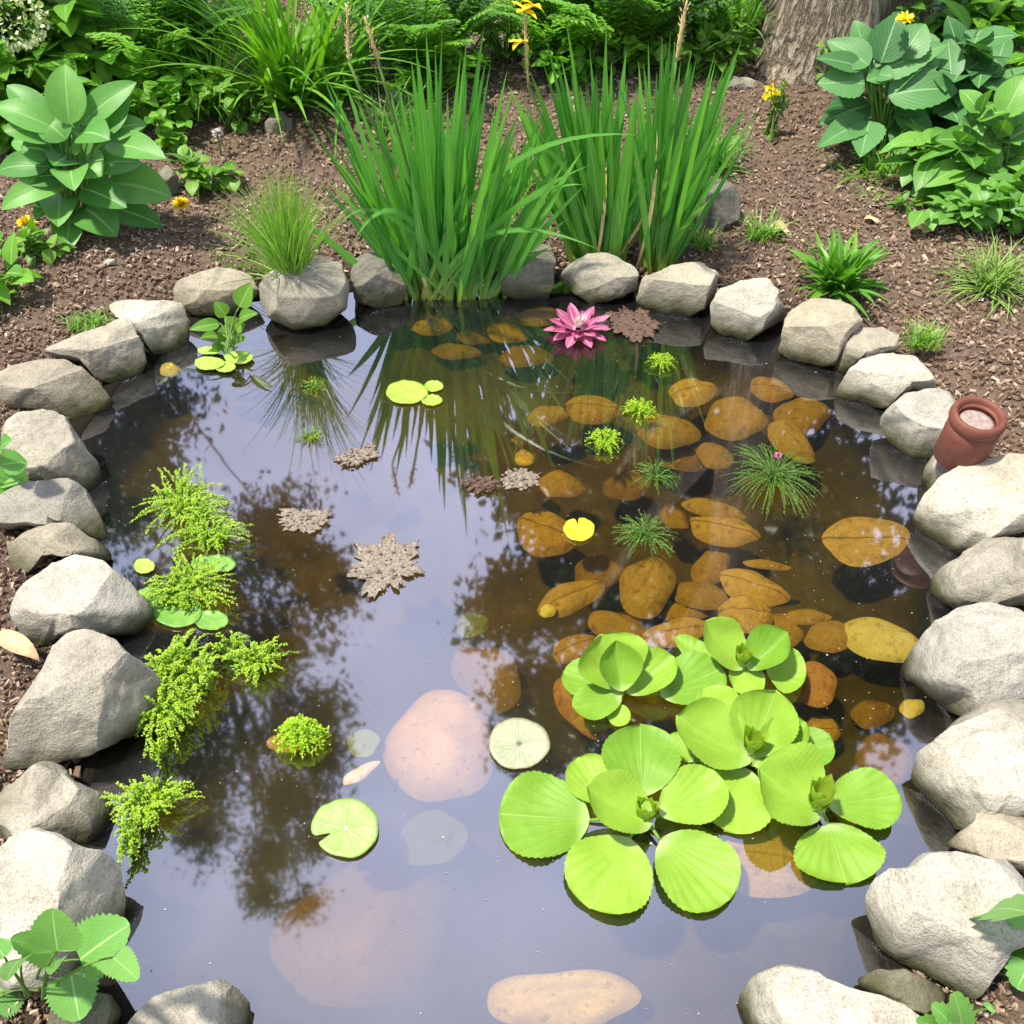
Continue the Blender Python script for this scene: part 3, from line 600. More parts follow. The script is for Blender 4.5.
# dust, pollen and petals' crumbs drifting on the water
def specks():
    r = random.Random(77); mb = MB()
    while len(mb.f) < 800:
        px, py = r.uniform(100, 930), 300+720*r.random()**1.3; p = at(px, py, .0012)
        if math.hypot(p.x-CX, p.y-CY) > shoreR(math.atan2(p.y-CY, p.x-CX))*.97: continue
        if mnoise.noise(Vector((p.x*2.2, p.y*2.2, 3)))+r.gauss(0, .25) < 0: continue
        s = r.uniform(.0006, .0018)*(1.8 if r.random() < .05 else 1); a = r.uniform(0, 6.28)
        mb.add([p+Vector((math.cos(a+k*1.57)*s*r.uniform(.6, 1.4), math.sin(a+k*1.57)*s*r.uniform(.4, 1), 0)) for k in range(4)], [(0, 1, 2, 3)], [(0, 0, r.random())]*4)
    tag(mb.build('floating_dust', simple_mat('dust', (.24, .21, .14), (.42, .38, .28), 20, .9)), 'pale specks of dust and pollen drifting on the pond', 'dust', kind='stuff')
specks()

# ------------------------------------------------------------------ floating pads, litter and tufts
def disc(mb, C, e1, e2, outline, rings_=5, cup=0.0, z=0.004, tint=.5, wob=0.0, seed=0):
    """a thin sheet with a given outline in the plane of e1, e2"""
    n = len(outline); r = random.Random(seed); o3 = Vector((r.uniform(0, 9), r.uniform(0, 9), 0)); tp = []; at_ = []
    for lay in (0, 1):
        for i in range(rings_+1):
            s = i/rings_
            for (x, y) in outline:
                h = z+cup*s**3+wob*mnoise.noise(Vector((x*s*3, y*s*3, 0))+o3)*s-(.0015 if lay else 0)
                tp.append(C+e1*(x*s)+e2*(y*s)+Vector((0, 0, h))); at_.append((math.atan2(y, x)/math.pi, s, tint))
    fs = []; B = (rings_+1)*n
    for i in range(rings_):
        for j in range(n):
            k = (j+1) % n; q = (i*n+j, (i+1)*n+j, (i+1)*n+k, i*n+k); fs.append(q); fs.append(tuple(B+t for t in q[::-1]))
    for j in range(n):
        k = (j+1) % n; a = rings_*n+j; b = rings_*n+k; fs.append((a, B+a, B+b, b))
    mb.add(tp, fs, at_)
def pad_mat(name, c0, c1, veinc, nv=14, vs_=.4, heart=None, heartc=(.75, .72, .66)):
    m = NT(name); u, v, tn = m.luv(); P = m.pos(); nz = m.noise(40, 4, .6, P)
    col = m.mix(m.ramp(nz, [(.3, 0), (.7, 1)]), c0, c1); col = m.mix(m.math('MULTIPLY', m.ramp(m.noise(150, 3, .7, P), [(.55, 0), (.7, 1)]), .35), col, m.mix(1.0, col, (.5, .5, .4), 'MULTIPLY'))
    s_ = m.math('ABSOLUTE', m.math('SUBTRACT', m.math('FRACT', m.math('MULTIPLY', m.math('ADD', u, m.math('MULTIPLY', nz, .16)), nv/2)), .5))
    vm = m.ramp(m.math('MULTIPLY', s_, v), [(0, 1), (.03, .8), (.06, 0)])
    col = m.mix(m.math('MULTIPLY', vm, vs_), col, veinc)
    if heart: col = m.mix(m.ramp(m.math('ADD', v, m.math('MULTIPLY', nz, .12)), [(heart*.8, 1), (heart*1.25, 0)]), col, heartc)
    col = m.mix(m.ramp(v, [(.9, 0), (1, .6)]), col, m.mix(1.0, col, (.6, .5, .3), 'MULTIPLY'))
    return m.done(m.pbsdf(col, .4, m.bump(vm, .3, .003), .4).outputs[0])
M['padlime'] = pad_mat('lime pad', (.24, .42, .09), (.34, .50, .15), (.20, .30, .08), 9, .35, .10)
M['padold'] = pad_mat('faded pad', (.30, .34, .20), (.38, .40, .26), (.20, .20, .12), 22, .55, .14, (.12, .12, .10))
M['padgreen'] = pad_mat('fresh pad', (.26, .46, .05), (.36, .56, .07), (.45, .60, .15), 12, .25)
M['padyellow'] = pad_mat('yellow pad', (.72, .66, .02), (.82, .76, .03), (.60, .48, .03), 12, .2)
M['padmid'] = pad_mat('mid pad', (.10, .26, .03), (.18, .36, .06), (.25, .40, .12), 12, .3)
def pad(cx, cy, wd, hg, mat, label, notch=None, name='lily_pad', group='floating lily pads', parent=None, z=.004, cat='lily pad', rot=0):
    C = at(cx, cy, 0); e1 = at(cx+wd/2, cy, 0)-C; e2 = at(cx, cy-hg/2, 0)-C; out_ = []; r = random.Random(int(cx*7+cy)); p = r.uniform(0, 6)
    for j in range(64):
        a = 2*math.pi*j/64; k = 1+.02*math.sin(3*a+p)+.012*math.sin(7*a+p*2)
        if notch is not None:
            d = abs((a-math.radians(notch)+math.pi) % (2*math.pi)-math.pi)
            if d < .16: k *= .15+.85*(d/.16)**.7
        out_.append((math.cos(a)*k, math.sin(a)*k))
    mb = MB(); disc(mb, C, e1, e2, out_, 7, .003, z, .5, .003, int(cx))
    o = mb.build(name if not parent else 'floating_leaf', M[mat], parent=parent, origin=None if parent else C)
    if not parent: tag(o, label, cat, group)
    return o
pad(346,829,67,58,'padlime','round lime green lily pad with a pale torn heart, alone in the front water',notch=205)
pad(519,745,61,50,'padold','round faded grey green lily pad with fine dark rays, beside the front green rosette')
pad(407,394,42,23,'padgreen','largest lime pad of a floating trio in the iris reflection')
pad(434,388,19,11,'padgreen','smaller rear lime pad of the floating trio in the iris reflection')
pad(432,402,21,11,'padgreen','smaller front lime pad of the floating trio in the iris reflection')
pad(579,531,31,23,'padyellow','bright yellow round pad floating over the golden drowned leaves', notch=100)
pad(145,568,21,15,'padgreen','tiny yellow green pad near the round white stone', notch=None)
pad(152,600,34,22,'padmid','mid green pad tucked left under the feathery pond plant')
pad(178,612,50,34,'padmid','mid green pad under the front edge of the feathery pond plant')
pad(212,622,34,20,'padmid','yellowish small pad in front of the feathery pond plant')
pad(214,566,46,18,'padmid','mid green pad behind the second feathery pond plant from the far bank')
def litter(cx, cy, wd, hg, rot, label, mat, seed, lobes=7, depth=.45, name='floating_leaf', group='dead leaves floating on the pond'):
    r = random.Random(seed); a0 = math.radians(rot); C = at(cx, cy, 0)
    e1 = at(cx+wd/2*math.cos(a0), cy+wd/2*math.sin(a0), 0)-C; e2 = at(cx+hg/2*math.sin(a0), cy-hg/2*math.cos(a0), 0)-C; out_ = []; ph = r.uniform(0, 6)
    n = 150; la = [r.uniform(.75, 1.05) for _ in range(lobes)]
    for j in range(n):
        a = 2*math.pi*j/n; x = (a/(2*math.pi)*lobes) % 1; L_ = la[int(a/(2*math.pi)*lobes) % lobes]
        k = L_*(1-depth*abs(2*x-1)**1.3)*(1+.09*math.sin(a*19+ph)+.05*math.sin(a*37+2*ph)+r.uniform(-.04, .04)); out_.append((math.cos(a)*k, math.sin(a)*k))
    mb = MB(); disc(mb, C, e1, e2, out_, 8, .002, .005, .62, .007, seed)
    for _ in range(46):   # crumbs of bark and leaf stuck on it
        s = math.sqrt(r.random())*.8; a = r.uniform(0, 6.28); q = C+e1*(math.cos(a)*s)+e2*(math.sin(a)*s)+Vector((0, 0, .008)); R_ = r.uniform(.0015, .004)
        ball(mb, q, R_, 5, 3, r.uniform(.2, .9), (1.4, 1, .4))
    return tag(mb.build(name, M[mat], origin=C), label, 'dead leaf', group)
litter(387,567,80,64,-12,'star shaped grey brown dead leaf alone in the middle of the open water','litter',5,7,.38)
litter(519,481,46,24,0,'pale brown dead leaf floating against the edge of the tree reflection','litter',6,7,.3)
litter(481,486,50,22,0,'rust red ragged dead leaf touching the left of a pale brown one','litter_red',7,9,.6)
litter(356,458,48,22,-18,'small pale dead leaf below the grass tuft reflection','litter',8,6,.35)
litter(305,521,68,28,-5,'pale brown dead leaf heaped with crumbs behind the left tree reflection','litter',9,7,.25)
litter(634,325,62,36,20,'brown speckled dead leaf lying before the pale stepped stone','litter_red',10,7,.25)

def tuft(cx, cy, rpx, hpx, label, n, mats, seed, leaflets=0, rise=.03, name='pond_tuft', group='small tufts growing out of the pond', flower=None, ls=.0045, tl=(.2, .9)):
    """low tuft of hair thin stems with tiny leaflets, spreading from one point at the water"""
    r = random.Random(seed); C = at(cx, cy, 0); ex = (at(cx+rpx, cy, 0)-C).length; ey = (at(cx, cy-hpx, 0)-C).length
    T = thing(name, label, 'water plant', C, group); mb = MB(); ml = MB()
    for i in range(n):
        a = r.uniform(0, 6.28); s = math.sqrt(r.uniform(.05, 1)); e = C+Vector((math.cos(a)*ex*s, math.sin(a)*ey*s, r.uniform(.0, .010)+rise*(1-s)*.8))
        mid = C+(e-C)*.5+Vector((0, 0, rise*r.uniform(.5, 1.2))); pts = bez(C+Vector((r.gauss(0, .004), r.gauss(0, .004), -.004)), mid, e, 6)
        tn = r.uniform(*tl); tube(mb, pts, [.0008-.00007*q for q in range(7)], 4, tn, False)
        for q in range(leaflets):
            t = r.uniform(.35, 1); k = int(min(5, t*6)); p = pts[k].lerp(pts[k+1], t*6-k)
            leaf(ml, p, rv(r)+Vector((0, 0, .5)), (0, 0, 1), ls*r.uniform(.7, 1.5), ls*.7, 'oval', .2, .1, 2, 1, min(1, max(0, tn+r.uniform(-.2, .3))))
    mb.build('stems', M[mats[0]], T)
    if leaflets: ml.build('leaves', M[mats[1]], T)
    if flower:
        fb = MB(); F_ = at(*flower, .035)
        for _ in range(26): ball(fb, F_+rv(r)*.007, .0035, 6, 4, r.random())
        fb.build('flower', M['petal'], T)
    return T
tuft(604,445,22,15,'bright lime tuft, left of the two brightest in the drowned leaf area',70,('duck','duck'),1,9,.03)
tuft(639,413,20,13,'bright lime tuft, upper right of the two brightest in the drowned leaf area',60,('duck','duck'),2,9,.03)
tuft(662,365,18,10,'small bright tuft before the far bank, right of the pink lily',55,('duck','duck'),3,8,.025)
tuft(655,478,28,20,'dark fine tuft, smaller of two in front of the bright lime pair',75,('moss','moss'),4,7,.03,ls=.0028)
tuft(645,538,36,26,'dark fine tuft with hair thin spreading stems, behind the egg shaped leaf',120,('moss','moss'),5,7,.035,ls=.0028)
tuft(772,480,54,40,'wide hair fine tuft with one pink flower head near the right bank',190,('moss','moss'),6,8,.05,ls=.0028,flower=(778,456))
tuft(315,388,17,11,'tiny yellow green tuft in the grass reflection, the farther one',50,('moss','duck'),7,4,.015,ls=.003)
tuft(311,438,20,13,'tiny brown yellow tuft in the grass reflection, the nearer one',60,('moss','duck'),8,4,.012,ls=.003)
tuft(302,742,30,22,'round cushion tuft sitting alone in the dark reflection on the left',130,('duck','duck'),9,12,.055,ls=.0055)

def feathery(label, blobs, seed, z=.05, group='feathery plants along the left bank'):
    """feathery pond plant: many leafy sprigs over one or more lobes (cx, cy, rx, ry, n)"""
    r = random.Random(seed); c0 = blobs[0]; C = at(c0[0], c0[1], 0); T = thing('feathery_pond_plant', label, 'water plant', C, group); st = MB(); lf = MB()
    for (cx, cy, rx, ry, n) in blobs:
        B = at(cx, cy, 0); ex = (at(cx+rx, cy, 0)-B).length; ey = (at(cx, cy-ry, 0)-B).length
        for i in range(int(n*1.3)):
            a = r.uniform(0, 6.28); s = math.sqrt(r.uniform(.08, 1.1)); lump = 1+.22*math.sin(a*3+seed)+.15*math.sin(a*7+seed*2)
            b0 = B+Vector((r.gauss(0, .25)*ex*.6, r.gauss(0, .25)*ey*.6, -.01))
            e = B+Vector((math.cos(a)*ex*s*lump, math.sin(a)*ey*s*lump, r.uniform(.0, .02)+z*(1-s*.75)*r.uniform(.5, 1)))
            pts = bez(b0, b0.lerp(e, .5)+Vector((0, 0, z*r.uniform(.4, 1))), e, 8); tn = min(1, max(0, r.gauss(.55, .22)))
            tube(st, pts, [.0014-.0001*q for q in range(9)], 4, .4, False)
            L_ = sum((pts[q+1]-pts[q]).length for q in range(8)); m_ = int(L_/.0026)+3
            for q in range(m_):
                t = .15+.85*q/m_; k = int(min(7, t*8)); p = pts[k].lerp(pts[k+1], t*8-k); d = (pts[k+1]-pts[k]).normalized()
                sd = d.cross(Vector((0, 0, 1))).normalized()*(1 if q % 2 else -1); sz = r.uniform(.0036, .0078)*(1.1-.45*t)
                fleaf(lf, p, sd*.6+d*.5+Vector((r.gauss(0, .6), r.gauss(0, .6), r.uniform(-.1, .8))), Vector((0, 0, 1)), sz, sz*.7, min(1, max(0, tn+r.uniform(-.15, .15)+.2*t-.05)))
    st.build('stems', M['stem'], T); lf.build('leaves', M['duck'], T); return T
feathery('feathery lime plant in the pond, farthest up the left bank, two lobed', [(183,507,46,30,60),(213,540,40,22,42),(196,525,38,28,30)], 21)
feathery('feathery lime plant over green pads beside the white stone', [(192,590,46,28,75),(175,600,30,20,20)], 22)
feathery('tall trailing feathery lime plant against the largest boulder', [(178,682,38,38,60),(168,722,36,34,60),(205,690,26,34,25),(163,756,12,18,8)], 23, .08)
feathery('loose yellow green feathery sprig right of the trailing one', [(260,667,38,24,46),(232,652,26,16,16)], 24, .05)
feathery('feathery lime plant nearest the lower left bank, with hanging sprigs', [(148,812,44,26,55),(135,842,18,28,18),(165,800,30,18,20)], 25, .06)

# ------------------------------------------------------------------ the green rosettes
def rosette(label, cpx, leaves, bud, seed, bz=.03):
    C = at(*cpx, 0); T = thing('floating_rosette', label, 'water plant', C, 'green rosettes floating together'); r = random.Random(seed)
    hub = C+Vector((0, 0, .012))
    for (bx, by, tx, ty, wpx, zt, zb, cup) in leaves:
        mb = MB(); b = at(bx, by, zb); t = at(tx, ty, zt); ax = t-b; steep = ax.z/ax.length
        nrm = Vector((0, 0, 1))+(C+Vector((0, 0, .15))-t)*1.2+(CAM-b).normalized()*.35
        pleaf(mb, b, t, wpx, nrm, 'round', -.3-.5*max(0, steep)+(.25 if zt < .02 else 0), fold=cup*2.2+.05, n=60, nc=16, tint=r.uniform(.1, .95), serr=.02, nserr=15, wave=.035, fan=1, corr=.0075, ph=r.uniform(0, 6))
        if (b-hub).length > .02: tube(mb, bez(hub, hub.lerp(b, .5)+Vector((0, 0, .006)), b, 5), [.0045, .004, .0035, .003, .003, .0025], 6, .2)
        mb.build('leaf', M['lettuce'], T)
    if bud:
        mb = MB(); bx, by, s = bud; B = at(bx, by, bz)
        for i in range(9):
            a = i*2.4; el = .9+.05*i
            leaf(mb, B+Vector((math.cos(a), math.sin(a), 0))*.004-Vector((0, 0, .01)), Vector((math.cos(a)*.6, math.sin(a)*.6, el)), Vector((-math.cos(a), -math.sin(a), .5)), s/520*r.uniform(.8, 1.1), s/900, 'ovate', -.5, .5, 6, 2, r.uniform(.2, 1))
        mb.build('heart', M['lettuce_bud'], T)
    return T
rosette('front green rosette with five round leaves spread flat on the water', (643,822), [
 (590,820,499,814,88,.008,.006,.05),(630,838,590,909,92,.010,.012,.06),(660,840,730,900,80,.010,.012,.06),(660,816,724,780,62,.05,.03,.12),
 (642,798,640,724,80,.085,.03,.12),(607,806,578,757,50,.035,.02,.1),(652,826,586,786,58,.085,.03,.25)], (645,815,30), 1)
rosette('middle green rosette with an upright fan leaf, between the front and the back ones', (750,765), [
 (742,735,702,690,46,.045,.02,.1),(775,752,834,744,44,.02,.015,.06),(744,768,724,830,84,.008,.012,.06),(693,762,668,735,28,.02,.01,.1),
 (752,762,677,715,64,.08,.03,.2),(750,757,776,690,72,.11,.03,.2),(753,766,806,722,44,.065,.03,.35)], (752,748,30), 2, .05)
rosette('right green rosette with a large cupped leaf around a pale heart', (818,812), [
 (828,804,900,795,64,.03,.02,.06),(828,824,846,884,90,.008,.012,.06),(824,815,757,768,82,.075,.03,.25)], (818,803,36), 3, .05)
rosette('back left green rosette with an upright cupped leaf in its centre', (624,690), [
 (620,690,563,672,42,.010,.012,.08),(690,660,702,641,50,.02,.01,.05),(660,694,722,668,58,.03,.02,.06),(606,712,630,720,22,.006,.006,.05),
 (622,690,600,634,72,.085,.02,.2),(626,693,674,656,44,.06,.02,.2),(622,696,573,708,36,.02,.02,.08),(622,692,616,640,44,.10,.03,.4)], None, 4)
rosette('back right green rosette with two raised leaves around a small heart', (744,668), [
 (766,668,806,676,44,.02,.015,.08),(724,682,703,710,44,.008,.008,.05),(744,669,706,621,42,.10,.03,.2),(747,669,788,632,44,.085,.03,.3),(762,672,733,688,38,.02,.02,.08)], (742,660,24), 5, .045)

# ------------------------------------------------------------------ pink lily
def lily(cx, cy):
    C = at(cx, cy, 0); T = thing('water_lily', 'pink open water lily with a white heart near the far bank', 'water lily', C); r = random.Random(4); mb = MB()
    for (n, el, Ln, W, off) in ((10, .02, .082, .026, 0), (9, .22, .080, .026, .3), (7, .50, .062, .022, .1)):
        for i in range(n):
            a = off+2*math.pi*i/n+r.gauss(0, .08); d = Vector((math.cos(a)*math.cos(el), math.sin(a)*math.cos(el), math.sin(el)))
            leaf(mb, C+Vector((math.cos(a)*.008, math.sin(a)*.008, .012)), d, Vector((-math.cos(a)*math.sin(el), -math.sin(a)*math.sin(el), math.cos(el))), Ln*r.uniform(.9, 1.08), W, 'petal', -.25 if el > .1 else .05, .22, 9, 4, r.uniform(.1, 1))
    mb.build('petals', M['petal'], T); mb = MB()
    for i in range(60):
        a = r.uniform(0, 6.28); el = r.uniform(.7, 1.5)
        leaf(mb, C+Vector((0, 0, .016)), Vector((math.cos(a)*math.cos(el), math.sin(a)*math.cos(el), math.sin(el))), Vector((0, 0, 1)) if el < 1.2 else Vector((1, 0, 0)), r.uniform(.028, .044), .008, 'lance', -.3, .2, 4, 1, r.random())
    mb.build('heart', M['stamen'], T)
lily(578, 333)
# ------------------------------------------------------------------ plants of the banks
def gz(p): return ground_z(p.x, p.y)
def gat(px, py): return at(px, py, .06)
def blades(mb, C, n, hgt, spread, W, r, prof='grass', base=.02, lean=(0, 0), droop=(.2, .8), tilt=(.05, .6), nseg=8, tl=(.1, .95), fold=.25, nc=1, az=None):
    for i in range(n):
        a = r.uniform(0, 6.28) if az is None else r.uniform(*az); b = C+Vector((r.gauss(0, base), r.gauss(0, base*.7), -.005)); ti = r.uniform(*tilt)
        d = Vector((math.cos(a)*math.sin(ti)+lean[0], math.sin(a)*math.sin(ti)+lean[1], math.cos(ti)))
        leaf(mb, b, d, Vector((math.cos(a), math.sin(a), .3))*-1+Vector((0, 0, 1)) if prof != 'blade' else Vector((r.gauss(0, .5), -1, .2)), hgt*r.uniform(.55, 1.05), W*r.uniform(.7, 1.2), prof, r.uniform(*droop), fold, nseg, nc, r.uniform(*tl), twist=r.gauss(0, .3))
def iris(label, tips, bx, by, bspread, zb, seed, spikes=(), n_extra=20, bent=(), flowers=()):
    r = random.Random(seed); C = at(bx, by, zb); T = thing('iris_clump', label, 'iris', C, 'iris clumps at the far bank'); mb = MB()
    for (tx, ty) in tips:
        for q in range(3):
            b = at(bx+(tx-bx)*.34*min(1, bspread/12)+r.gauss(0, bspread*.35), by, zb)+Vector((0, r.uniform(-.005, .10), -.02))
            Y = C.y+r.gauss(.02, .10); t = atY(tx+r.gauss(0, 5)*(q*1.6+.3), ty+abs(r.gauss(0, 16))*q*2, Y); ax = t-b
            up = Vector((r.gauss(0, .55), -1, r.gauss(0, .2)))
            d = ax.normalized(); dr = r.gauss(.0, .05); cur = (t.x-b.x)*.35
            # the blade starts steeper than its chord and leans out
            d2 = (d+Vector((-cur, 0, .06))).normalized(); side = d2.cross(up).normalized()
            pts = bez(b, b+d2*ax.length*.55, t, 12); W = r.uniform(.016, .031)*(.85 if q else 1); tn = r.uniform(.05, .95); vs_ = []; at_ = []; fs = []
            for i, p in enumerate(pts):
                tt = i/12; h = PROF['blade'](tt)*W*.5; s2 = side*math.cos(.5*tt*r.uniform(.5, 1))+Vector((0, -1, 0))*.2*tt
                for u in (-1, 0, 1): vs_.append(p+s2*(h*u)+Vector((0, -.0025*(1-tt), 0))*(u == 0)); at_.append((u, tt, tn))
            for i in range(12):
                for j in range(2): a = i*3+j; fs.append((a, a+1, a+4, a+3))
            mb.add(vs_, fs, at_)
    for k in range(n_extra):
        b = at(bx+r.gauss(0, bspread), by, zb)+Vector((0, r.uniform(0, .1), -.02)); a = r.uniform(-.45, .45)
        leaf(mb, b, Vector((math.sin(a), r.gauss(0, .15), math.cos(a))), Vector((r.gauss(0, .5), -1, .2)), r.uniform(.25, .55), r.uniform(.010, .018), 'blade', r.uniform(-.1, .35), .2, 10, 1, r.uniform(0, .9))
    for (mx, my, tx, ty, wd) in bent:   # blades that arch over
        b = at(bx+r.gauss(0, bspread*.6), by, zb); t = atY(tx, ty, C.y-.12); m_ = atY(mx, my, C.y-.03); pts = bez(b, m_, t, 14); vs_ = []; at_ = []; fs = []
        for i, p in enumerate(pts):
            tt = i/14; h = PROF['blade'](tt)*wd*.5; d = (pts[min(i+1, 14)]-pts[max(0, i-1)]).normalized(); s2 = d.cross(Vector((.1, -1, .6))).normalized()
            for u in (-1, 0, 1): vs_.append(p+s2*h*u); at_.append((u, tt, .75))
        for i in range(14):
            for j in range(2): a = i*3+j; fs.append((a, a+1, a+4, a+3))
        mb.add(vs_, fs, at_)
    mb.build('blades', M['iris'], T); dm = MB()
    for k in range(5):   # a few spent yellow blades near the foot
        b = at(bx+r.gauss(0, bspread*1.2), by, zb)+Vector((0, r.uniform(-.01, .08), -.01)); a = r.uniform(-1, 1)
        leaf(dm, b, Vector((math.sin(a)*.8, r.uniform(-.5, .1), 1)), Vector((math.sin(a), -1, .2)), r.uniform(.18, .45), r.uniform(.008, .014), 'blade', r.uniform(.3, 1.6), .3, 10, 1, r.uniform(.3, 1))
    dm.build('dead_blades', M['spike'], T)
    for (x0, y0, x1, y1, rr) in spikes:
        s = MB(); k_ = MB(); a = atY(x0, y0, C.y+.03); b = atY(x1, y1, C.y+.03); root = at(bx, by, zb)
        tube(k_, bez(root, a+(root-a)*.4, a, 8), [.004]*9, 5, .35); k_.build('flower_stalk', M['stem'], T)
        m_ = 10
        tube(s, [a.lerp(b, i/m_) for i in range(m_+1)], [max(.0015, rr*.55*math.sin(math.pi*(.12+.86*i/m_))**.6*(1+.12*math.sin(i*2.3))) for i in range(m_+1)], 8, .7)
        for i in range(60):
            t = r.random(); p = a.lerp(b, t); q = rv(r); q.z = abs(q.z)*.5
            leaf(s, p+q*rr*.7, q+Vector((0, 0, 1.2)), q, .011, .004, 'lance', -.2, .2, 3, 1, r.uniform(.4, 1))
        s.build('flower_spike', M['spike'], T)
    for (fx, fy, sz) in flowers:
        f = MB(); p = atY(fx, fy, C.y+.03)
        for i in range(5):
            a = i*1.257+r.random(); d = Vector((math.cos(a), math.sin(a)*.7, r.uniform(-.4, .8))); leaf(f, p, d, (0, 0, 1), sz*r.uniform(.8, 1.2), sz*.6, 'ovate', r.uniform(.2, 1.2), .3, 6, 2, r.random(), wave=.05)
        f.build('flower', M['yellow'], T)
    return T
iris('iris clump standing in the water at the far bank, widest of three', [(318,60),(330,95),(344,75),(352,88),(372,105),(388,90),(398,75),(412,60),(416,45),(428,62),(441,30),(446,90),(458,55),(470,75),(482,25),(487,60),(480,80),(497,100),(508,70),(514,90),(520,110),(535,130),(545,105),(560,120),(575,140),(560,160),(585,150),(400,120),(430,110),(365,130),(340,140),(328,150),(465,110),(450,130),(500,140),(515,155),(420,150)],
     444, 300, 17, 0.0, 1, [(349,62,347,4,.006),(378,60,366,20,.008)], 34,
     [(470,120,640,135,.016),(500,200,590,165,.015),(470,190,600,250,.014),(520,175,585,185,.013),(400,150,352,245,.016),(380,170,340,225,.013),(352,210,330,180,.012)])
iris('iris clump behind the bank stones, in the middle with a yellow flower', [(527,70),(535,95),(548,40),(556,55),(566,20),(575,60),(582,85),(590,45),(598,70),(605,25),(612,60),(620,80),(628,50),(634,95),(540,120),(553,90),(600,100),(586,110),(615,110),(570,100),(640,85),(524,105)],
     604, 262, 13, .045, 2, [(528,85,524,8,.007)], 20, [(560,110,520,160,.014)], [(525,10,.035),(533,5,.035),(521,42,.03)])
iris('iris clump leaning right, rightmost of three with a pale spike', [(640,60),(647,40),(655,70),(662,35),(668,55),(673,30),(680,60),(686,75),(690,50),(698,90),(706,80),(712,60),(715,50),(722,75),(736,48),(742,40),(730,65),(660,100),(675,105),(690,110),(705,110),(648,100)],
     652, 266, 8, .045, 3, [(676,62,687,0,.010)], 14)

def grass_tuft(label, px, n, h, W, mat, seed, zb=.06, spread=.02, tilt=(.05, .9), droop=(.3, 1.1), name='grass_tuft', group='grass tufts', prof='grass', nseg=8, fold=.2, lean=(0, 0), cat='grass tuft', nc=1):
    r = random.Random(seed); C = at(px[0], px[1], zb); mb = MB()
    blades(mb, C, n, h, 0, W, r, prof, spread, lean, droop, tilt, nseg, fold=fold, nc=nc)
    return tag(mb.build(name, M[mat], origin=C), label, cat, group)
# tuft on the round stone
r5 = random.Random(5); Cg = at(294, 279, .10); mb = MB()
for i in range(420):
    tx = 270+r5.gauss(0, 38); ty = 160+abs(r5.gauss(0, 42)); tx = min(max(tx, 205), 352)
    b = Cg+Vector((r5.gauss(0, .016), r5.gauss(0, .013), -.01)); t = atY(tx+(ty-190)*-.25, ty+abs(tx-275)*.42, Cg.y+r5.gauss(0, .10)); ax = t-b
    d = (ax.normalized()+Vector((-(t.x-b.x)*.8, 0, .25))).normalized(); pts = bez(b, b+d*ax.length*.6, t, 7); vs_ = []; at_ = []; fs = []; side = d.cross(Vector((r5.gauss(0, .6), -1, .1))).normalized(); tn = r5.random(); W = r5.uniform(.0022, .004)
    for k, p in enumerate(pts):
        for u in (-1, 1): vs_.append(p+side*u*W*.5*(1-.8*(k/7)**1.5)); at_.append((u*.5, k/7, tn))
    for k in range(7): fs.append((2*k, 2*k+1, 2*k+3, 2*k+2))
    mb.add(vs_, fs, at_)
tag(mb.build('grass_tuft', M['grass'], origin=Cg), 'fine tall grass tuft growing on top of the smooth round stone', 'grass tuft', 'grass tufts')
grass_tuft('arching striped grass clump at the right edge of the mulch', (992,290), 190, .20, .0075, 'striped', 6, tilt=(.15, 1.2), droop=(.6, 1.6), spread=.025, nseg=10)
grass_tuft('small fine grass tuft above the oblong pale stone on the right', (921,346), 130, .095, .0035, 'grass', 7, tilt=(.05, .8), spread=.018)
grass_tuft('bright grass clump right behind the leaning iris', (712,170), 170, .19, .006, 'spiky', 8, tilt=(.05, 1.0))
grass_tuft('small yellowish grass tuft right of the lone boulder', (762,238), 80, .12, .005, 'grass', 9, tilt=(.1, 1.1))
grass_tuft('thin dark grass tuft at the foot of the lone boulder', (702,244), 70, .10, .004, 'mid', 10, tilt=(.1, 1.1))
grass_tuft('grass growing under the big veined leaves of the right bed', (884,176), 90, .18, .007, 'mid', 11, tilt=(.2, 1.2), spread=.05)
grass_tuft('yellow green grass sprout on the mulch under the right bed leaves', (872,200), 60, .06, .005, 'grass', 12, tilt=(.2, 1.3), spread=.03)
grass_tuft('wispy thin grass clump by the small leafy plant in the left back', (216,120), 130, .42, .005, 'mid', 13, tilt=(.05, .8), droop=(.3, 1.2), spread=.03)
grass_tuft('low moss green tuft on the mulch behind the left stones', (88,322), 120, .045, .005, 'bright', 14, tilt=(.3, 1.3), spread=.03)
grass_tuft('thin grass shoots behind the left iris, before the grey stones', (395,135), 80, .26, .006, 'iris', 15, tilt=(.05, .8), spread=.06)
grass_tuft('low yellowish grass between the two left iris clumps', (520,190), 110, .16, .006, 'bright', 16, tilt=(.1, 1.0), spread=.06)
grass_tuft('bright strap leaved plant with pointed arching leaves by the right bank', (836,288), 85, .19, .022, 'spiky', 17, tilt=(.1, 1.25), droop=(.2, 1.0), prof='lance', spread=.018, name='strap_leaved_plant', group=None, cat='plant', nc=2, fold=.3)
grass_tuft('low green seedling leaves under the left iris beside the olive stone', (150*1+362,180), 30, .10, .012, 'mid', 18, prof='lance', tilt=(.3, 1.2), name='seedling', group=None, cat='seedling')

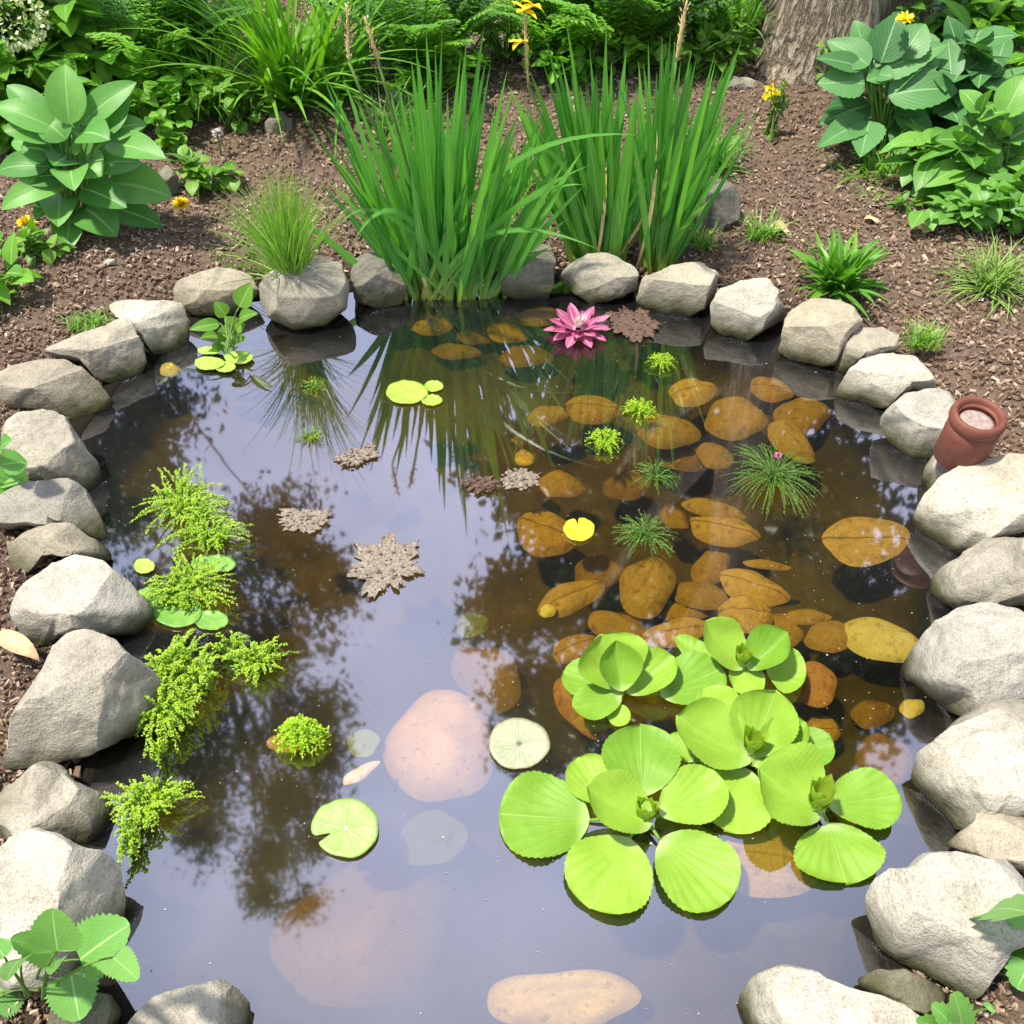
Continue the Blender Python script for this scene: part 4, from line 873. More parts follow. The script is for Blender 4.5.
def leafplant(name, label, cat, base, leaves, mat, Y0, seed, scale=(0, 0, 1), stems=(), prof='hosta', group=None, nseg=12, wave=.01, serr=0, nserr=0, dy=.12, fold=.22, nc=3, stem_r=.004, droop=(.25, .75), wk=1.2, pull=0.0):
    """a plant whose leaves run from (bx,by) to (tx,ty), given in a zoomed crop"""
    ox, oy, s = scale; r = random.Random(seed); C = gat(*base); Y0 = C.y if Y0 is None else Y0; T = thing(name, label, cat, C, group); mb = MB(); st = MB()
    for (bx, by, tx, ty, wd) in leaves:
        bx, by, tx, ty, wd = ox+bx/s, oy+by/s, ox+tx/s, oy+ty/s, wd/s*wk; bx += (base[0]-bx)*pull; by += (base[1]-30*pull-by)*pull*.6
        up = (by-ty)/max(1, math.hypot(tx-bx, by-ty)); side_ = abs(tx-bx)/max(1, math.hypot(tx-bx, by-ty))
        yb = Y0+r.gauss(0, .02); yt = yb+(dy*.6*up if up > 0 else dy*1.3*up)+r.gauss(0, .03)*side_
        b = atY(bx, by, yb); t = atY(tx, ty, yt)
        zg = gz(t)+.006
        if t.z < zg: t.z = zg
        if b.z < gz(b)+.01: b.z = gz(b)+.01
        pleaf(mb, b, t, wd, Vector((0, 0, .75))+(CAM-b).normalized()*.75-(t-C).normalized()*.15, prof, r.uniform(*droop), fold=fold, n=nseg, nc=nc, tint=r.uniform(.05, .95), wave=wave, ph=r.uniform(0, 6), serr=serr, nserr=nserr)
        foot = C+Vector((r.gauss(0, .012), r.gauss(0, .012), -.01)); tube(st, bez(foot, foot.lerp(b, .6)+Vector((0, 0, .03)), b, 6), [stem_r*(1-.09*i) for i in range(7)], 6, r.uniform(.3, .7), False)
    mb.build('leaves', M[mat], T); st.build('stems', M['stem'], T); return T
leafplant('broad_leaved_plant', 'large broad leaved green plant in tiers on the left bed', 'plant', (76,232), [
 (330,500,490,560,90),(280,570,465,645,62),(240,580,332,672,92),(200,600,190,718,70),(160,520,165,645,80),(130,570,100,625,42),(180,500,0,595,55),(180,480,58,515,50),
 (170,420,30,400,60),(120,450,-10,485,55),(280,450,402,462,60),(240,520,360,590,70),(210,520,205,415,90),(250,520,300,420,80),(150,480,110,390,70),
 (150,330,-20,300,60),(150,340,10,372,70),(140,330,18,240,62),(330,370,472,450,62),(290,360,420,350,55),(290,350,368,268,70),(235,310,388,232,62),(190,310,184,180,86),
 (240,340,312,396,72),(180,360,120,340,70),(200,380,235,410,55),(205,340,190,290,40),(150,420,80,330,80),(260,420,330,380,80),(190,420,150,470,80),(230,440,290,500,80),(200,460,210,540,80),(120,400,60,420,70),(260,360,220,300,60),(225,330,240,290,36)], 'hosta', None, 31, (0, 0, 2.844), wk=1.32, pull=.22, droop=(.5, 1.1))
bp = leafplant('veined_leaf_plant', 'tall blue green veined leaf plant with a yellow flower on top, right bed', 'plant', (877,152), [
 (340,220,430,98,120),(370,300,495,250,70),(190,240,140,82,95),(250,240,322,48,125),(200,250,28,168,100),(170,260,-20,238,62),(180,330,-12,345,112),(200,280,128,228,74),(280,380,565,372,135),(270,370,412,288,46),
 (200,300,522,182,100),(200,420,-5,512,112),(200,480,-12,605,92),(300,430,480,450,80),(330,430,470,600,90),(200,490,165,645,112),(370,520,320,658,104),(260,300,190,330,60),(240,290,300,320,60),(230,260,240,210,40),(260,250,290,210,36)],
 'blueleaf', None, 32, (820, 0, 4.098), serr=.05, nserr=9, nseg=27, stem_r=.006, wk=1.45, prof='ovate', pull=.08)
fb = MB(); rr_ = random.Random(9); Y_ = gat(877,152).y; fc = atY(905, 20, Y_)
for i in range(40):
    d = rv(rr_); d.z = abs(d.z)*.8+.1; leaf(fb, fc, d, (0, -.5, 1), .030, .011, 'ovate', .5, .2, 4, 1, rr_.random())
fb.build('flower', M['yellow'], bp)
leafplant('paddle_leaf_plant', 'mid green smooth leaved plant standing between two taller ones, right bed', 'plant', (965,140), [(560,310,705,222,84),(600,345,762,280,84),(640,365,742,400,104),(600,380,560,300,60),(620,380,720,330,70),(560,420,470,470,80),(600,420,600,520,90),(640,420,700,500,90)], 'blueleaf', None, 33, (820, 0, 4.098), wk=1.35, pull=.06)
leafplant('paddle_leaf_plant', 'pale green paddle leaved plant at the right edge of the picture', 'plant', (1004,192), [
 (750,470,840,305,100),(740,490,608,438,64),(740,530,690,545,60),(650,575,470,572,72),(740,580,603,612,74),(700,640,840,575,74),(780,700,845,640,112),(600,660,398,612,92),(590,680,420,765,74),(560,720,368,800,84),(540,800,420,885,94),(640,700,560,780,80),(780,560,900,520,80),(790,640,900,660,90)],
 'paddle', None, 34, (820, 0, 4.098), stem_r=.006, wk=1.4, pull=.06)
leafplant('toothed_leaf_plant', 'bright green toothed leaf plant over the stones at the lower left', 'plant', (38,985), [
 (480,330,590,425,120),(100,330,30,430,105),(60,590,150,505,160),(40,600,-30,480,120),(240,320,45,250,120),(245,305,222,122,180),(340,340,552,190,190),(262,335,222,402,76),(302,395,338,598,190),(20,330,-30,260,90)],
 'serrate', at(50,950,.2).y, 35, (0, 880, 4.267), prof='cord', serr=.10, nserr=11, nseg=55, dy=.05, stem_r=.0025, droop=(.1,.4), fold=.15, wk=1.4)
leafplant('lobed_leaf_plant', 'bright lobed leaves over the mulch at the lower right edge', 'plant', (1040,955), [(1060,330,755,360,300),(1090,540,850,620,300),(1060,640,980,800,240),(1090,420,1000,230,240)], 'serrate', at(1020,930,.15).y, 36, (860, 860, 6.244), prof='cord', serr=.16, nserr=5, nseg=45, dy=.04, stem_r=.004, droop=(.1,.4), fold=.12)
leafplant('lobed_leaf_plant', 'bright lobed seedling poking up at the bottom edge beside the white low boulder', 'plant', (958,1030), [(640,1060,585,825,170),(600,1060,445,905,150),(680,1070,820,905,190),(560,1080,350,1010,150)], 'serrate', at(955,1015,.15).y, 37, (860, 860, 6.244), prof='cord', serr=.16, nserr=5, nseg=45, dy=.04, stem_r=.003, droop=(.1,.4), fold=.12)
pb = leafplant('marsh_plant', 'leafy green marsh plant with floating yellow green lower leaves by the flat slab', 'water plant', (228,345), [
 (510,640,612,620,62),(500,735,662,690,72),(400,700,325,668,74),(545,370,642,178,150),(440,440,348,328,112),(390,500,150,548,94),(370,590,238,622,74),(540,550,425,448,112),(520,560,592,498,74),(540,470,692,420,100),(480,510,432,745,150)],
 'bright', at(225,335,.04).y, 38, (170, 260, 7.873), prof='ovate', dy=.05, stem_r=.003, serr=.03, nserr=6, nseg=18)
for (x, y, a, b_) in ((320,740,195,62),(315,835,238,104),(545,790,228,98),(440,862,164,86)): pad(170+x/7.873, 260+y/7.873, a/7.873, b_/7.873, 'padgreen', None, parent=pb, z=.005+.002*(y % 3))
leafplant('toothed_leaf_plant', 'bright leaf sprig leaning in at the left edge over a grey stone', 'plant', (-8,500), [(0,640,78,632,70),(-20,660,86,715,90),(0,600,35,570,60),(-20,700,30,745,80),(-30,620,-10,560,70),(-10,680,60,690,60)], 'serrate', None, 39, (0, 240, 2.844), serr=.06, nserr=8, nseg=26, prof='ovate', dy=.05, stem_r=.003)

def bush(name, label, cat, base, n, size, L_, W, mat, seed, prof='ovate', group=None, zc=None, nseg=5, stems=9, wob=.35, droop=(.2, .9), serr=0, nserr=0, shell=.55, C=None, nc=1, zb=0.0):
    """leafy bush: stems out of one foot, leaves clustered along them, an uneven outline"""
    r = random.Random(seed); C = gat(*base) if C is None else C; sx, sy, sz = size; T = thing(name, label, cat, C, group); st = MB(); lf = MB(); per = max(1, n//stems)
    for s in range(stems):
        a = r.uniform(0, 6.28); q = math.sqrt(r.uniform(.02, 1)); e = C+Vector((math.cos(a)*sx*q, math.sin(a)*sy*q, zb+(sz-zb)*(r.uniform(.55, 1.05)*(1-.45*q*q))))
        pts = bez(C+Vector((r.gauss(0, .02), r.gauss(0, .02), -.02)), C.lerp(e, .45)+Vector((0, 0, sz*.22)), e, 8); tube(st, pts, [.006*(1-.1*i)*(.6+sz) for i in range(9)], 5, .4, False)
        for k in range(per):
            t = 1-abs(r.gauss(0, .42)); t = max(.12, min(1, t)); i = int(min(7, t*8)); p = pts[i].lerp(pts[i+1], t*8-i); d = rv(r); d.z = d.z*.6+.15; d += (p-C-Vector((0, 0, sz*.4))).normalized()*.5
            p = p+rv(r)*wob*L_*r.random()
            leaf(lf, p, d, Vector((0, 0, 1))+rv(r)*.35, L_*r.uniform(.6, 1.2), W*r.uniform(.7, 1.15), prof, r.uniform(*droop), .2, nseg, nc, min(1, max(0, r.gauss(.5, .25))), wave=.02, ph=r.uniform(0, 6), serr=serr, nserr=nserr)
    lf.build('leaves', M[mat], T); st.build('stems', M['stem'], T); return T
def fern(name, label, base, n, h, spread, mat, seed, group=None, ls=.022, cat='fern', C=None, pairs=26, tilt=(.15, 1.0)):
    r = random.Random(seed); C = gat(*base) if C is None else C; T = thing(name, label, cat, C, group); st = MB(); lf = MB()
    for s in range(n):
        a = r.uniform(0, 6.28); ti = r.uniform(*tilt); L_ = h*r.uniform(.7, 1.1); e = C+Vector((math.cos(a)*math.sin(ti)*L_*spread, math.sin(a)*math.sin(ti)*L_*spread, math.cos(ti)*L_))
        pts = bez(C+Vector((r.gauss(0, .02), r.gauss(0, .02), -.01)), C.lerp(e, .5)+Vector((0, 0, L_*.28)), e, 10); tube(st, pts, [.003*(1-.08*i) for i in range(11)], 4, .4, False); tn = r.uniform(.1, .9)
        for k in range(pairs):
            t = .18+.82*k/pairs; i = int(min(9, t*10)); p = pts[i].lerp(pts[i+1], t*10-i); d = (pts[i+1]-pts[i]).normalized(); sd = d.cross(Vector((0, 0, 1))).normalized()
            for g_ in (1, -1):
                ln = ls*2.6*math.sin(math.pi*min(1, .12+t*.86))**.8*r.uniform(.8, 1.2)
                for q in range(3):
                    leaf(lf, p+sd*g_*ln*q/3, sd*g_+d*(.5+.35*(q-1))+rv(r)*.3, (0, 0, 1), ln*.55, ln*.26, 'ovate', .4, .1, 2, 1, min(1, max(0, tn+r.gauss(0, .15))))
    lf.build('leaves', M[mat], T); st.build('stems', M['stem'], T); return T
# small leafy plants on the mulch
bush('leafy_seedling', 'small bright leafy plant left of the brown grey stone', 'plant', (243,132), 90, (.12,.10,.22), .055, .045, 'bright', 41, group='small leafy plants in the left bed', stems=12)
bush('leafy_seedling', 'small bright leafy plant beside the mossy stone, near the white flower', 'plant', (205,190), 80, (.13,.09,.13), .055, .042, 'bright', 42, group='small leafy plants in the left bed', stems=11)
bush('leafy_seedling', 'small leafy plant right behind the broad leaved plant', 'plant', (172,150), 70, (.09,.09,.20), .05, .04, 'mid', 43, group='small leafy plants in the left bed', stems=9)
bush('leafy_seedling', 'low pale leafy plant at the left edge below the dandelions', 'plant', (22,262), 80, (.13,.10,.09), .045, .035, 'bright', 44, group='small leafy plants in the left bed', stems=11)
bush('leafy_seedling', 'dark low leaves at the left edge above the tan boulder', 'plant', (-6,300), 40, (.10,.08,.12), .08, .055, 'mid', 45, group='small leafy plants in the left bed', stems=8)
bush('ground_cover_plant', 'pale green rounded leaves spreading low at the right edge over the striped grass', 'plant', (985,225), 170, (.20,.11,.12), .07, .06, 'paddle', 46, stems=22, droop=(.3,.9))
bush('ground_cover_plant', 'small yellow green leaf sprout under the paddle leaved plant', 'plant', (905,212), 24, (.05,.04,.05), .04, .022, 'bright', 47, stems=6)
fp = bush('flowering_herb', 'slim upright herb with a yellow flower top in front of the tree', 'plant', (773,140), 130, (.035,.035,.20), .028, .010, 'bright', 48, stems=9, prof='lance')
fb = MB(); p0 = atY(772, 95, gat(773,140).y)
for i in range(30): leaf(fb, p0+rv(rr_)*.022, rv(rr_)+Vector((0, 0, .5)), (0, -1, .5), .018, .012, 'ovate', .4, .2, 3, 1, rr_.random())
fb.build('flower', M['yellow'], fp)
def dandelion(px, py, label, mat='yellow', R=.034, zz=.05, group='yellow flowers in the left bed'):
    C = gat(px, py+8); T = thing('dandelion', label, 'flower', C, group); r = random.Random(int(px)); s = MB(); H = C+Vector((0, 0, zz)); tube(s, [C-Vector((0, 0, .01)), H], [.003, .003], 6, .5); s.build('stem', M['stem'], T); f = MB()
    for i in range(90):
        a = r.uniform(0, 6.28); el = r.uniform(.05, 1.45); leaf(f, H, Vector((math.cos(a)*math.cos(el), math.sin(a)*math.cos(el), math.sin(el))), (0, 0, 1) if el < 1.2 else (1, 0, 0), R*r.uniform(.75, 1.1)*(1-.3*el/1.5), R*.22, 'petal', .3, .2, 3, 1, r.random())
    f.build('petals', M[mat], T)
dandelion(185,213,'round yellow dandelion left of the fine grass tuft')
dandelion(33,232,'yellow dandelion near the left edge under the broad leaved plant')
dandelion(222,150,'small white flower above the fine grass tuft','white',.024,.08)
for (x, y, ln, wd, lb, sd) in ((775,230,26,16,'crumpled tan dead leaf on the mulch beside the yellowish grass tuft',1),(928,236,24,15,'curled tan dead leaf on the mulch left of the striped grass',2),(870,222,18,9,'narrow tan dead leaf on the mulch above the strap leaved plant',3),(8,640,34,14,'long brown dead leaf by the left edge beside the round white stone',4),(305,130,22,14,'pale dead leaf behind the fine grass tuft on the mulch',5),(640,150,1,1,'',6)):
    if not lb: continue
    mb = MB(); r_ = random.Random(sd); C = gat(x, y); leaf(mb, C+Vector((-.02, 0, .012)), Vector((1, r_.uniform(-.8, .8), .15)), (0, 0, 1), ln/330, wd/330, 'ovate', .9, .5, 10, 3, .7, wave=.08, ph=sd); tag(mb.build('fallen_leaf', M['drylf'], origin=C), lb, 'dead leaf', 'dry leaves on the mulch')

# ------------------------------------------------------------------ planting behind
hyd = bush('hydrangea_bush', 'shrub with a pale green flower head in the top left corner', 'shrub', (14,120), 150, (.28,.22,.62), .12, .09, 'mid', 51, stems=16, prof='ovate', nseg=6)
fb = MB(); hc = atY(14, 22, gat(14,120).y-.15)
for i in range(420):
    q = rv(rr_); q.z *= .75; leaf(fb, hc+q*.10*rr_.uniform(.75, 1), q+rv(rr_)*.4, rv(rr_), .017, .016, 'oval', .2, .1, 2, 1, rr_.random())
M['hyd'] = leaf_mat('pale flower head', (.38, .44, .24), (.62, .66, .42), None, mott=.2, trans=.2); fb.build('flower_head', M['hyd'], hyd)
bush('broad_leaf_shrub', 'dark shrub with big heart shaped leaves behind the left bed', 'shrub', (60,110), 230, (.34,.24,.66), .15, .115, 'deep', 52, stems=20, nseg=6)
leafplant('broad_leaf_herb', 'herb with large smooth oval leaves above the left broad leaved plant', 'plant', (108,122), [(470,270,305,215,120),(475,290,385,390,110),(550,300,730,425,110),(560,310,660,250,70),(540,290,520,215,40),(600,280,690,240,60),(520,330,480,310,60),(640,320,760,300,80)], 'mid', None, 53, (0, 0, 5.12), prof='ovate')
fern('feathery_shrub', 'fine leaved feathery green shrub in the left back', (165,100), 50, .62, 1.0, 'fernleaf', 54, cat='shrub')
fern('feathery_shrub', 'tall fine leaved shrub left of the daylily clump', (212,78), 42, .60, .9, 'fernleaf', 55, cat='shrub')
bush('leafy_shrub', 'dull green leafy shrub behind the wispy grass', 'shrub', (190,95), 170, (.22,.18,.42), .075, .065, 'mid', 56, stems=18, serr=.1, nserr=4, nseg=8)
grass_tuft('dark green daylily clump with long arching leaves behind the left iris', (292,108), 150, .72, .026, 'mid', 57, tilt=(.05, .95), droop=(.3, 1.2), spread=.05, prof='grass', nseg=12, name='daylily_clump', group='daylily clumps in the back bed', cat='daylily')
leafplant('round_leaf_herb', 'herb with a few bright round leaves in front of the dark daylily clump', 'plant', (300,105), [(470,110,555,95,50),(600,165,685,150,60),(600,300,690,270,70),(540,320,490,300,60),(560,350,540,380,60),(690,310,745,320,50),(620,380,640,420,50),(500,330,560,360,60)], 'bright', None, 58, (150, 0, 4.096), prof='ovate')
grass_tuft('light green daylily clump with broad arching blades left of the fern bed', (345,92), 60, .62, .020, 'spiky', 59, tilt=(.1, 1.0), droop=(.4, 1.3), spread=.04, prof='grass', nseg=12, name='daylily_clump', group='daylily clumps in the back bed', cat='daylily')
fern('fern', 'bright fine fern left of centre at the top edge', (425,85), 46, .56, 1.1, 'fernleaf', 60, group='ferns along the back bed')
bush('leafy_shrub', 'grey green lobed leaf shrub behind the widest iris clump', 'shrub', (460,75), 150, (.2,.15,.40), .09, .06, 'mid', 61, stems=14, serr=.2, nserr=4, nseg=8)
fern('fern', 'fern with fine fronds behind the middle iris clump', (555,70), 44, .52, 1.1, 'fernleaf', 62, group='ferns along the back bed')
fern('fern', 'broad dark fern spreading behind the leaning iris clump', (625,72), 40, .54, 1.15, 'mid', 63, group='ferns along the back bed', ls=.032)
bush('leafy_shrub', 'low bright leafy shrub behind the yellow iris flower', 'shrub', (510,62), 170, (.22,.16,.36), .06, .045, 'bright', 64, stems=14)
grass_tuft('dark grassy clump left of the tree trunk', (720,52), 170, .55, .016, 'deep', 65, tilt=(.05, .9), spread=.09, prof='grass', nseg=10, name='daylily_clump', group='daylily clumps in the back bed', cat='daylily')
leafplant('broad_leaf_herb', 'two broad light leaves under the dark grass beside the tree', 'plant', (716,50), [(520,60,465,165,70),(560,110,590,205,60),(610,100,640,170,40)], 'bright', None, 66, (580, 0, 3.938), prof='ovate')
bush('leafy_shrub', 'dark leafy shrub in the shade right of the tree trunk', 'shrub', (925,72), 220, (.34,.2,.5), .08, .06, 'deep', 67, stems=18)
bush('leafy_shrub', 'green leaved bush at the top right corner above the paddle leaved plant', 'shrub', (1003,100), 190, (.24,.2,.42), .085, .065, 'mid', 68, stems=16)
bush('leafy_shrub', 'bright leafy sprig hanging at the top edge right of the yellow flower', 'shrub', (962,60), 40, (.14,.1,.46), .06, .04, 'bright', 69, stems=5)
bush('leafy_shrub', 'small leafy shoot growing up at the foot of the tree trunk', 'shrub', (832,92), 34, (.10,.06,.20), .05, .035, 'bright', 70, stems=6)
bush('leafy_shrub', 'bright leafy shrub between the corner hydrangea and the feathery shrubs', 'shrub', (118,92), 260, (.24,.16,.50), .085, .06, 'mid', 71, stems=22)
bush('leafy_shrub', 'bright shrub with small leaves at the top edge above the grey stones', 'shrub', (395,66), 300, (.24,.16,.42), .055, .042, 'bright', 72, stems=24)
bush('leafy_shrub', 'fresh green shrub at the top edge right of the yellow iris flower', 'shrub', (570,52), 300, (.26,.16,.42), .06, .045, 'mid', 73, stems=24)
bush('leafy_shrub', 'small leaved green shrub behind the pale iris spike', 'shrub', (668,56), 260, (.22,.15,.42), .055, .042, 'mid', 74, stems=22)
bush('leafy_shrub', 'light green leafy shrub behind the paddle leaved plants of the right bed', 'shrub', (962,92), 260, (.24,.16,.36), .075, .055, 'mid', 75, stems=20)
bush('leafy_shrub', 'low green undergrowth plant between the feathery shrubs and the wispy grass', 'plant', (178,118), 200, (.24,.14,.22), .06, .045, 'mid', 76, stems=20)
bush('leafy_shrub', 'low green plant left of the tiered broad leaved plant, under the big dark leaves', 'plant', (20,150), 160, (.22,.14,.34), .10, .07, 'mid', 77, stems=14)
bush('leafy_shrub', 'large leaved green plant filling the gap behind the tall veined leaf plant', 'plant', (930,135), 130, (.30,.16,.40), .15, .10, 'blueleaf', 78, stems=16, nseg=6)
bush('leafy_shrub', 'green leafy plant between the paddle leaved plant and the ground cover', 'plant', (968,190), 90, (.22,.13,.26), .12, .085, 'paddle', 79, stems=12, nseg=6)
bush('leafy_shrub', 'bright leafy clump on the mulch edge behind the middle iris clump', 'plant', (590,82), 260, (.32,.13,.24), .06, .045, 'mid', 91, stems=24)
bush('leafy_shrub', 'bright leafy clump on the mulch edge left of the tree trunk', 'plant', (690,78), 240, (.26,.12,.22), .06, .042, 'bright', 92, stems=22)
bush('leafy_shrub', 'low fresh green plant behind the grey stones and the left iris', 'plant', (425,98), 200, (.24,.12,.24), .06, .045, 'mid', 93, stems=20)
bush('leafy_shrub', 'low dense green plant at the mulch edge under the feathery shrubs', 'plant', (150,128), 200, (.24,.12,.24), .075, .055, 'mid', 94, stems=18)
# a row of taller shrubs closes the garden behind
BL = ['tall green shrub closing the garden at the far left', 'tall dark shrub behind the left feathery shrubs', 'tall shrub behind the dark daylily clump', 'tall dark shrub behind the widest iris clump', 'tall green shrub behind the ferns', 'tall dark shrub left of the tree trunk', 'tall dark shrub behind the tree trunk', 'tall green shrub behind the right bed', 'tall dark shrub closing the garden at the far right']
for i, lb in enumerate(BL):
    x = -3.2+.82*i; y = 5.15+.35*math.sin(i*1.7); bush('garden_shrub', lb, 'shrub', None, 420, (.62,.40,.78+.2*math.sin(i*2.1)), .11, .08, 'deep' if 'dark' in lb else 'mid', 80+i, group='tall shrubs closing the garden', stems=34, C=Vector((x, y, ground_z(x, y))))

# ------------------------------------------------------------------ trees
bm_ = NT('bark'); P = bm_.pos(); f1 = bm_.math('ABSOLUTE', bm_.math('SUBTRACT', bm_.noise(30, 5, .6, bm_.map(P, (1, 1, .07)), .12), .5))
n1 = bm_.noise(34, 6, .7, bm_.map(P, (1, 1, .10)), .15); n2 = bm_.noise(5, 3, .6, P); h = bm_.math('ADD', bm_.math('MULTIPLY', bm_.ramp(f1, [(0, 0), (.09, 1)]), .55), bm_.math('MULTIPLY', n1, .8))
c_ = bm_.ramp(h, [(.25, (.11, .08, .055)), (.6, (.38, .30, .215)), (1, (.56, .46, .35))]); c_ = bm_.mix(bm_.math('MULTIPLY', n2, .4), c_, (.12, .13, .08))
M['bark'] = bm_.done(bm_.pbsdf(c_, .9, bm_.bump(h, .9, .03), .15).outputs[0])
def tree(name, label, foot, trunk, limbs, clumps, nleaf, lsize, seed, rbase, flare=1.3):
    r = random.Random(seed); T = thing(name, label, 'tree', foot); tb = MB(); lf = MB(); N = 30; seg = 64
    pts = [Vector(p) for p in trunk]; path = []
    for i in range(N+1):
        t = i/N*(len(pts)-1); k = min(int(t), len(pts)-2); path.append(pts[k].lerp(pts[k+1], t-k))
    zs = [0, .03, .06, .1, .15, .2, .26, .33, .42, .52, .65]
    vs_ = []; at_ = []; fs = []; rows = sorted(set([z/10 for z in range(0, 12)]+[i/N for i in range(N+1)])) if 0 else None
    H = path[-1].z-path[0].z; levels = [H*(q/70)**1.6 for q in range(71)]
    for zi, zl in enumerate(levels):
        t = zl/H*N; k = min(int(t), N-1); p = path[k].lerp(path[k+1], t-k); R_ = rbase*(1-.8*zl/H)*(1+(flare-1)*math.exp(-zl/.16)*1.2)
        for j in range(seg):
            a = 2*math.pi*j/seg; q = Vector((math.cos(a)*5, math.sin(a)*5, zl*.9)); fur = mnoise.ridged_multi_fractal(Vector((math.cos(a)*3.4, math.sin(a)*3.4, zl*.55)), 1, 2.1, 3, 1, 2)
            rr = R_*(1+.09*math.sin(a*5+1.3+zl*.6)*math.exp(-zl/.35)+.05*mnoise.noise(q)+.035*(fur-1.2)); vs_.append(Vector((p.x+math.cos(a)*rr, p.y+math.sin(a)*rr, p.z+zl*0))); at_.append((j/seg, zl, .5))
            vs_[-1].z = path[0].z+zl-.03
    for i in range(70):
        for j in range(seg): k = (j+1) % seg; fs.append((i*seg+j, i*seg+k, (i+1)*seg+k, (i+1)*seg+j))
    tb.add(vs_, fs, at_)
    for (a, b, c, r0) in limbs: tube(tb, bez(a, b, c, 10), [r0*(1-.085*i) for i in range(11)], 8, .5)
    for (cx, cy, cz, R_, dens) in clumps:
        C = Vector((cx, cy, cz)); nt_ = max(6, int(dens*18*R_))
        for s in range(nt_):
            q = rv(r)*R_*(r.uniform(.25, 1)**.6); q.z *= .8; e = C+q; tube(tb, bez(C+q*.1, C+q*.55+Vector((0, 0, .05)), e, 4), [.008, .006, .005, .004, .002], 4, .5, False)
            for k in range(int(nleaf)):
                p = e-q.normalized()*abs(r.gauss(0, .20))+Vector((r.gauss(0, .12), r.gauss(0, .12), r.gauss(0, .10))); s_ = lsize*r.uniform(.6, 1.3)
                fleaf(lf, p, rv(r)+Vector((0, 0, -.3)), rv(r), s_, s_*.62, r.random())
    tb.build('trunk', M['bark'], T); lf.build('crown', M['treeleaf'], T); return T
F = at(828, 84, .05); F.z = ground_z(F.x, F.y); x0, y0 = F.x, F.y+.15; F = Vector((x0, y0, F.z))
cl_ = []
rt = random.Random(12)
for zi in range(9):
    cz = 1.15+.47*zi; half = 1.28*math.sqrt(max(.05, 1-((cz-2.9)/2.75)**2)); k = max(2, int(half*2/.46))
    for q in range(k+1):
        cx = 1.40-half+2*half*q/k+rt.gauss(0, .08)+(.18*math.sin(zi*2.2) if q == 0 else 0)
        if cx > 1.9 and rt.random() < .28: continue
        q_ = 1.15 if cx < 1.35 else 1.0
        cl_.append((cx*q_, 4.15*q_+rt.gauss(0, .12), (cz+1.55)*q_-1.55+rt.gauss(0, .10), rt.uniform(.33, .48), 2.0))
tree('garden_tree', 'large tree with a furrowed brown trunk at the back right, crown mirrored in the pond', F, [(x0,y0,F.z),(x0+.03,y0+.02,1.2),(x0+.1,y0,2.6),(x0+.1,y0,5.2)],
     [((x0+.05,y0,1.5),(x0-.4,y0,2.2),(.5,4.1,3.2),.09),((x0+.05,y0,1.8),(x0+.6,y0,2.4),(2.5,4.2,3.2),.09),((x0+.08,y0,2.4),(x0-.2,y0-.1,3.4),(.9,3.9,4.3),.08),((x0+.1,y0,2.8),(x0+.4,y0,3.8),(1.9,4.1,4.8),.08),((x0+.05,y0,1.3),(x0-.5,y0,1.6),(.6,4.3,2.3),.07),((x0+.1,y0,3.4),(x0+.1,y0,4.5),(1.4,4.2,5.7),.06)],
     cl_, 110, .085, 13, .215)
lx, ly = -2.75, 6.2
lc = [(-2.9,6.0,3.5,.75,1),(-3.4,6.0,4.3,.7,1),(-2.0,6.0,4.6,.62,.9),(-1.55,5.9,5.1,.38,.8),(-2.9,6.0,5.5,.8,1),(-2.2,6.0,6.1,.55,.8),(-3.1,6.1,6.8,.75,.9),(-2.3,6.0,7.4,.7,.8),(-3.3,6.0,8.2,.75,.8),(-2.5,6.0,8.7,.65,.7),(-1.95,6.0,7.7,.4,.6),(-3.6,6.0,9.4,.5,.6),(-2.9,6.0,9.9,.55,.6),(-2.3,6.0,9.6,.35,.5),(-3.2,6.0,11.0,.4,.5),(-2.7,6.0,11.4,.3,.4)]
tree('slender_tree', 'slender tree standing beyond the left back bed, seen mirrored in the left of the pond', Vector((lx,ly,ground_z(lx,ly))), [(lx,ly,.05),(lx-.05,ly,3),(lx-.05,ly-.1,6),(lx-.1,ly-.15,9.5)],
     [((lx,ly,2.0),(lx-.1,ly,2.8),(-3.3,6.0,4.3),.03),((lx,ly,2.4),(lx+.3,ly,3.8),(-1.6,5.95,5.0),.013),((lx-.05,ly,4),(lx-.1,ly,5),(-3.1,6.1,6.8),.035),((lx-.05,ly,4.6),(lx+.2,ly,6),(-2.0,6.0,7.6),.03),((lx-.05,ly,6),(lx-.2,ly,7.2),(-3.5,6,9.3),.045),((lx-.05,ly,6.5),(lx+.1,ly,8),(-2.4,6,9.5),.04),((lx-.08,ly,7.5),(lx-.2,ly,9),(-3.2,6,11),.035),((lx-.08,ly,8),(lx,ly,9.5),(-2.7,6,11.3),.03)],
     [(a, b, c, d, e*1.9) for (a, b, c, d, e) in lc], 120, .075, 14, .10)

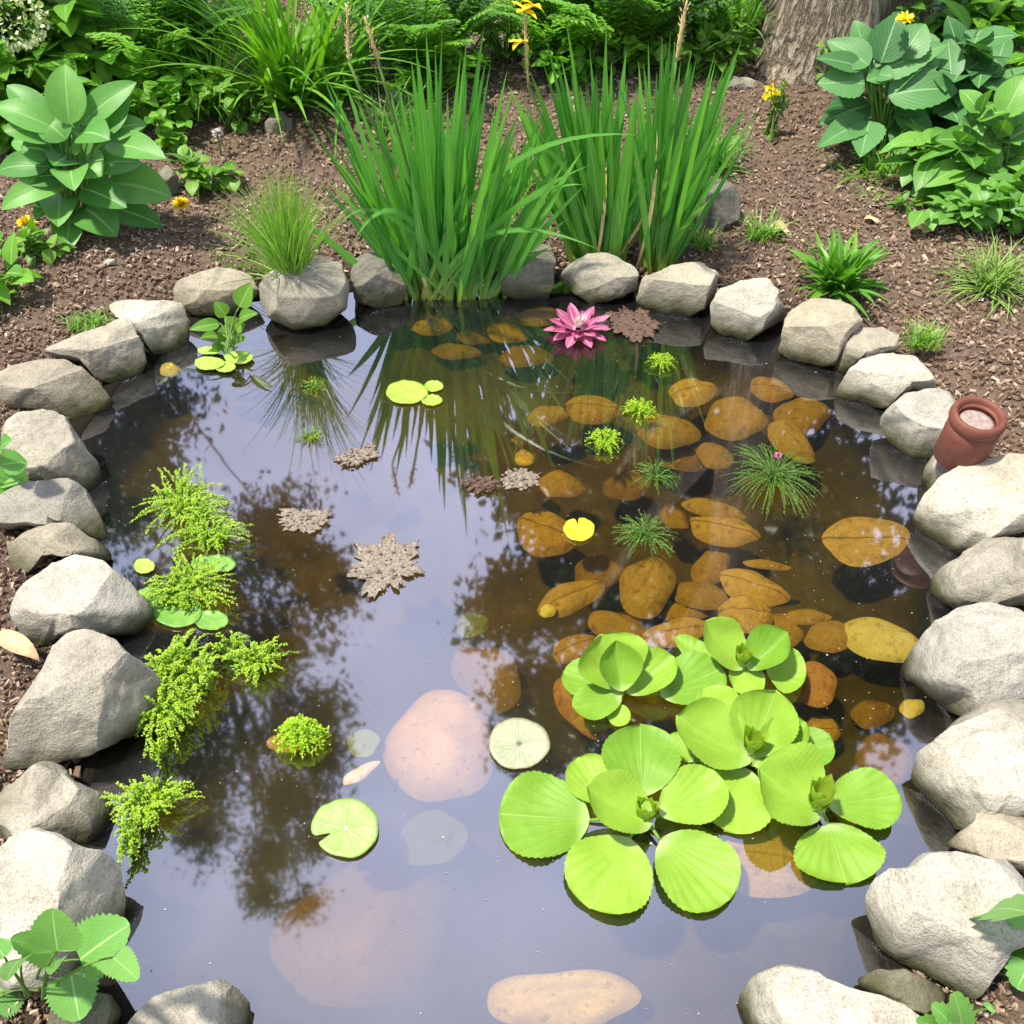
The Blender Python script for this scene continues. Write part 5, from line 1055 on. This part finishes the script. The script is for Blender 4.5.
# ------------------------------------------------------------------ terracotta pot
tm = NT('terracotta'); P = tm.pos(); n1 = tm.noise(30, 5, .65, P); n2 = tm.noise(300, 3, .7, P)
tcx = tm.mix(tm.ramp(n1, [(.3, 0), (.7, 1)]), (.13, .038, .024), (.195, .064, .042)); tcx = tm.mix(tm.math('MULTIPLY', tm.ramp(n2, [(.5, 0), (.7, 1)]), .35), tcx, (.28, .12, .085))
M['clay'] = tm.done(tm.pbsdf(tcx, .6, tm.bump(n2, .2, .002), .35).outputs[0])
M['grit'] = simple_mat('pale grit', (.24, .17, .15), (.42, .34, .31), 120, .8, .6)
def lathe(mb, O, ax, prof_, seg=48, close=False):
    ax = ax.normalized(); x = ax.cross(Vector((0, 1, .3))).normalized(); y = ax.cross(x); n = len(prof_); vs_ = []; fs = []
    for (r_, h_) in prof_:
        for j in range(seg): a = 2*math.pi*j/seg; vs_.append(O+ax*h_+(x*math.cos(a)+y*math.sin(a))*r_)
    for i in range(n-1 if not close else n):
        for j in range(seg): k = (j+1) % seg; i2 = (i+1) % n; fs.append((i*seg+j, i2*seg+j, i2*seg+k, i*seg+k))
    if not close: fs.append(tuple(range(seg))); fs.append(tuple((n-1)*seg+j for j in range(seg))[::-1])
    mb.add(vs_, fs)
Yp = at(965, 452, .13).y; PB = atY(964, 446, Yp); PT = atY(980, 414, Yp-.01); axp = PT-PB
T = thing('terracotta_pot', 'small terracotta clay pot with a thick rim tilted on the pale boulder', 'pot', PB); hL = axp.length
mb = MB(); lathe(mb, PB, axp, [(.0520, -hL*.35), (.0535, -hL*.33), (.0535, hL*.45), (.0530, hL*.72), (.048, hL*.74), (.037, hL*.72), (.036, hL*.3), (.001, hL*.29)]); mb.build('body', M['clay'], T)
mb = MB(); lathe(mb, PB, axp, [(.0485+.0085*math.cos(a), hL*.86+.015*math.sin(a)) for a in [i*math.pi/10 for i in range(-7, 11)]]+[(.0385, hL*.90), (.0378, hL*.76), (.0500, hL*.735)], close=True); mb.build('rim', M['clay'], T)
mb = MB(); lathe(mb, PB, axp, [(.0365, hL*.60), (.0365, hL*.745), (.03, hL*.76), (.001, hL*.77)]); mb.build('fill', M['grit'], T)
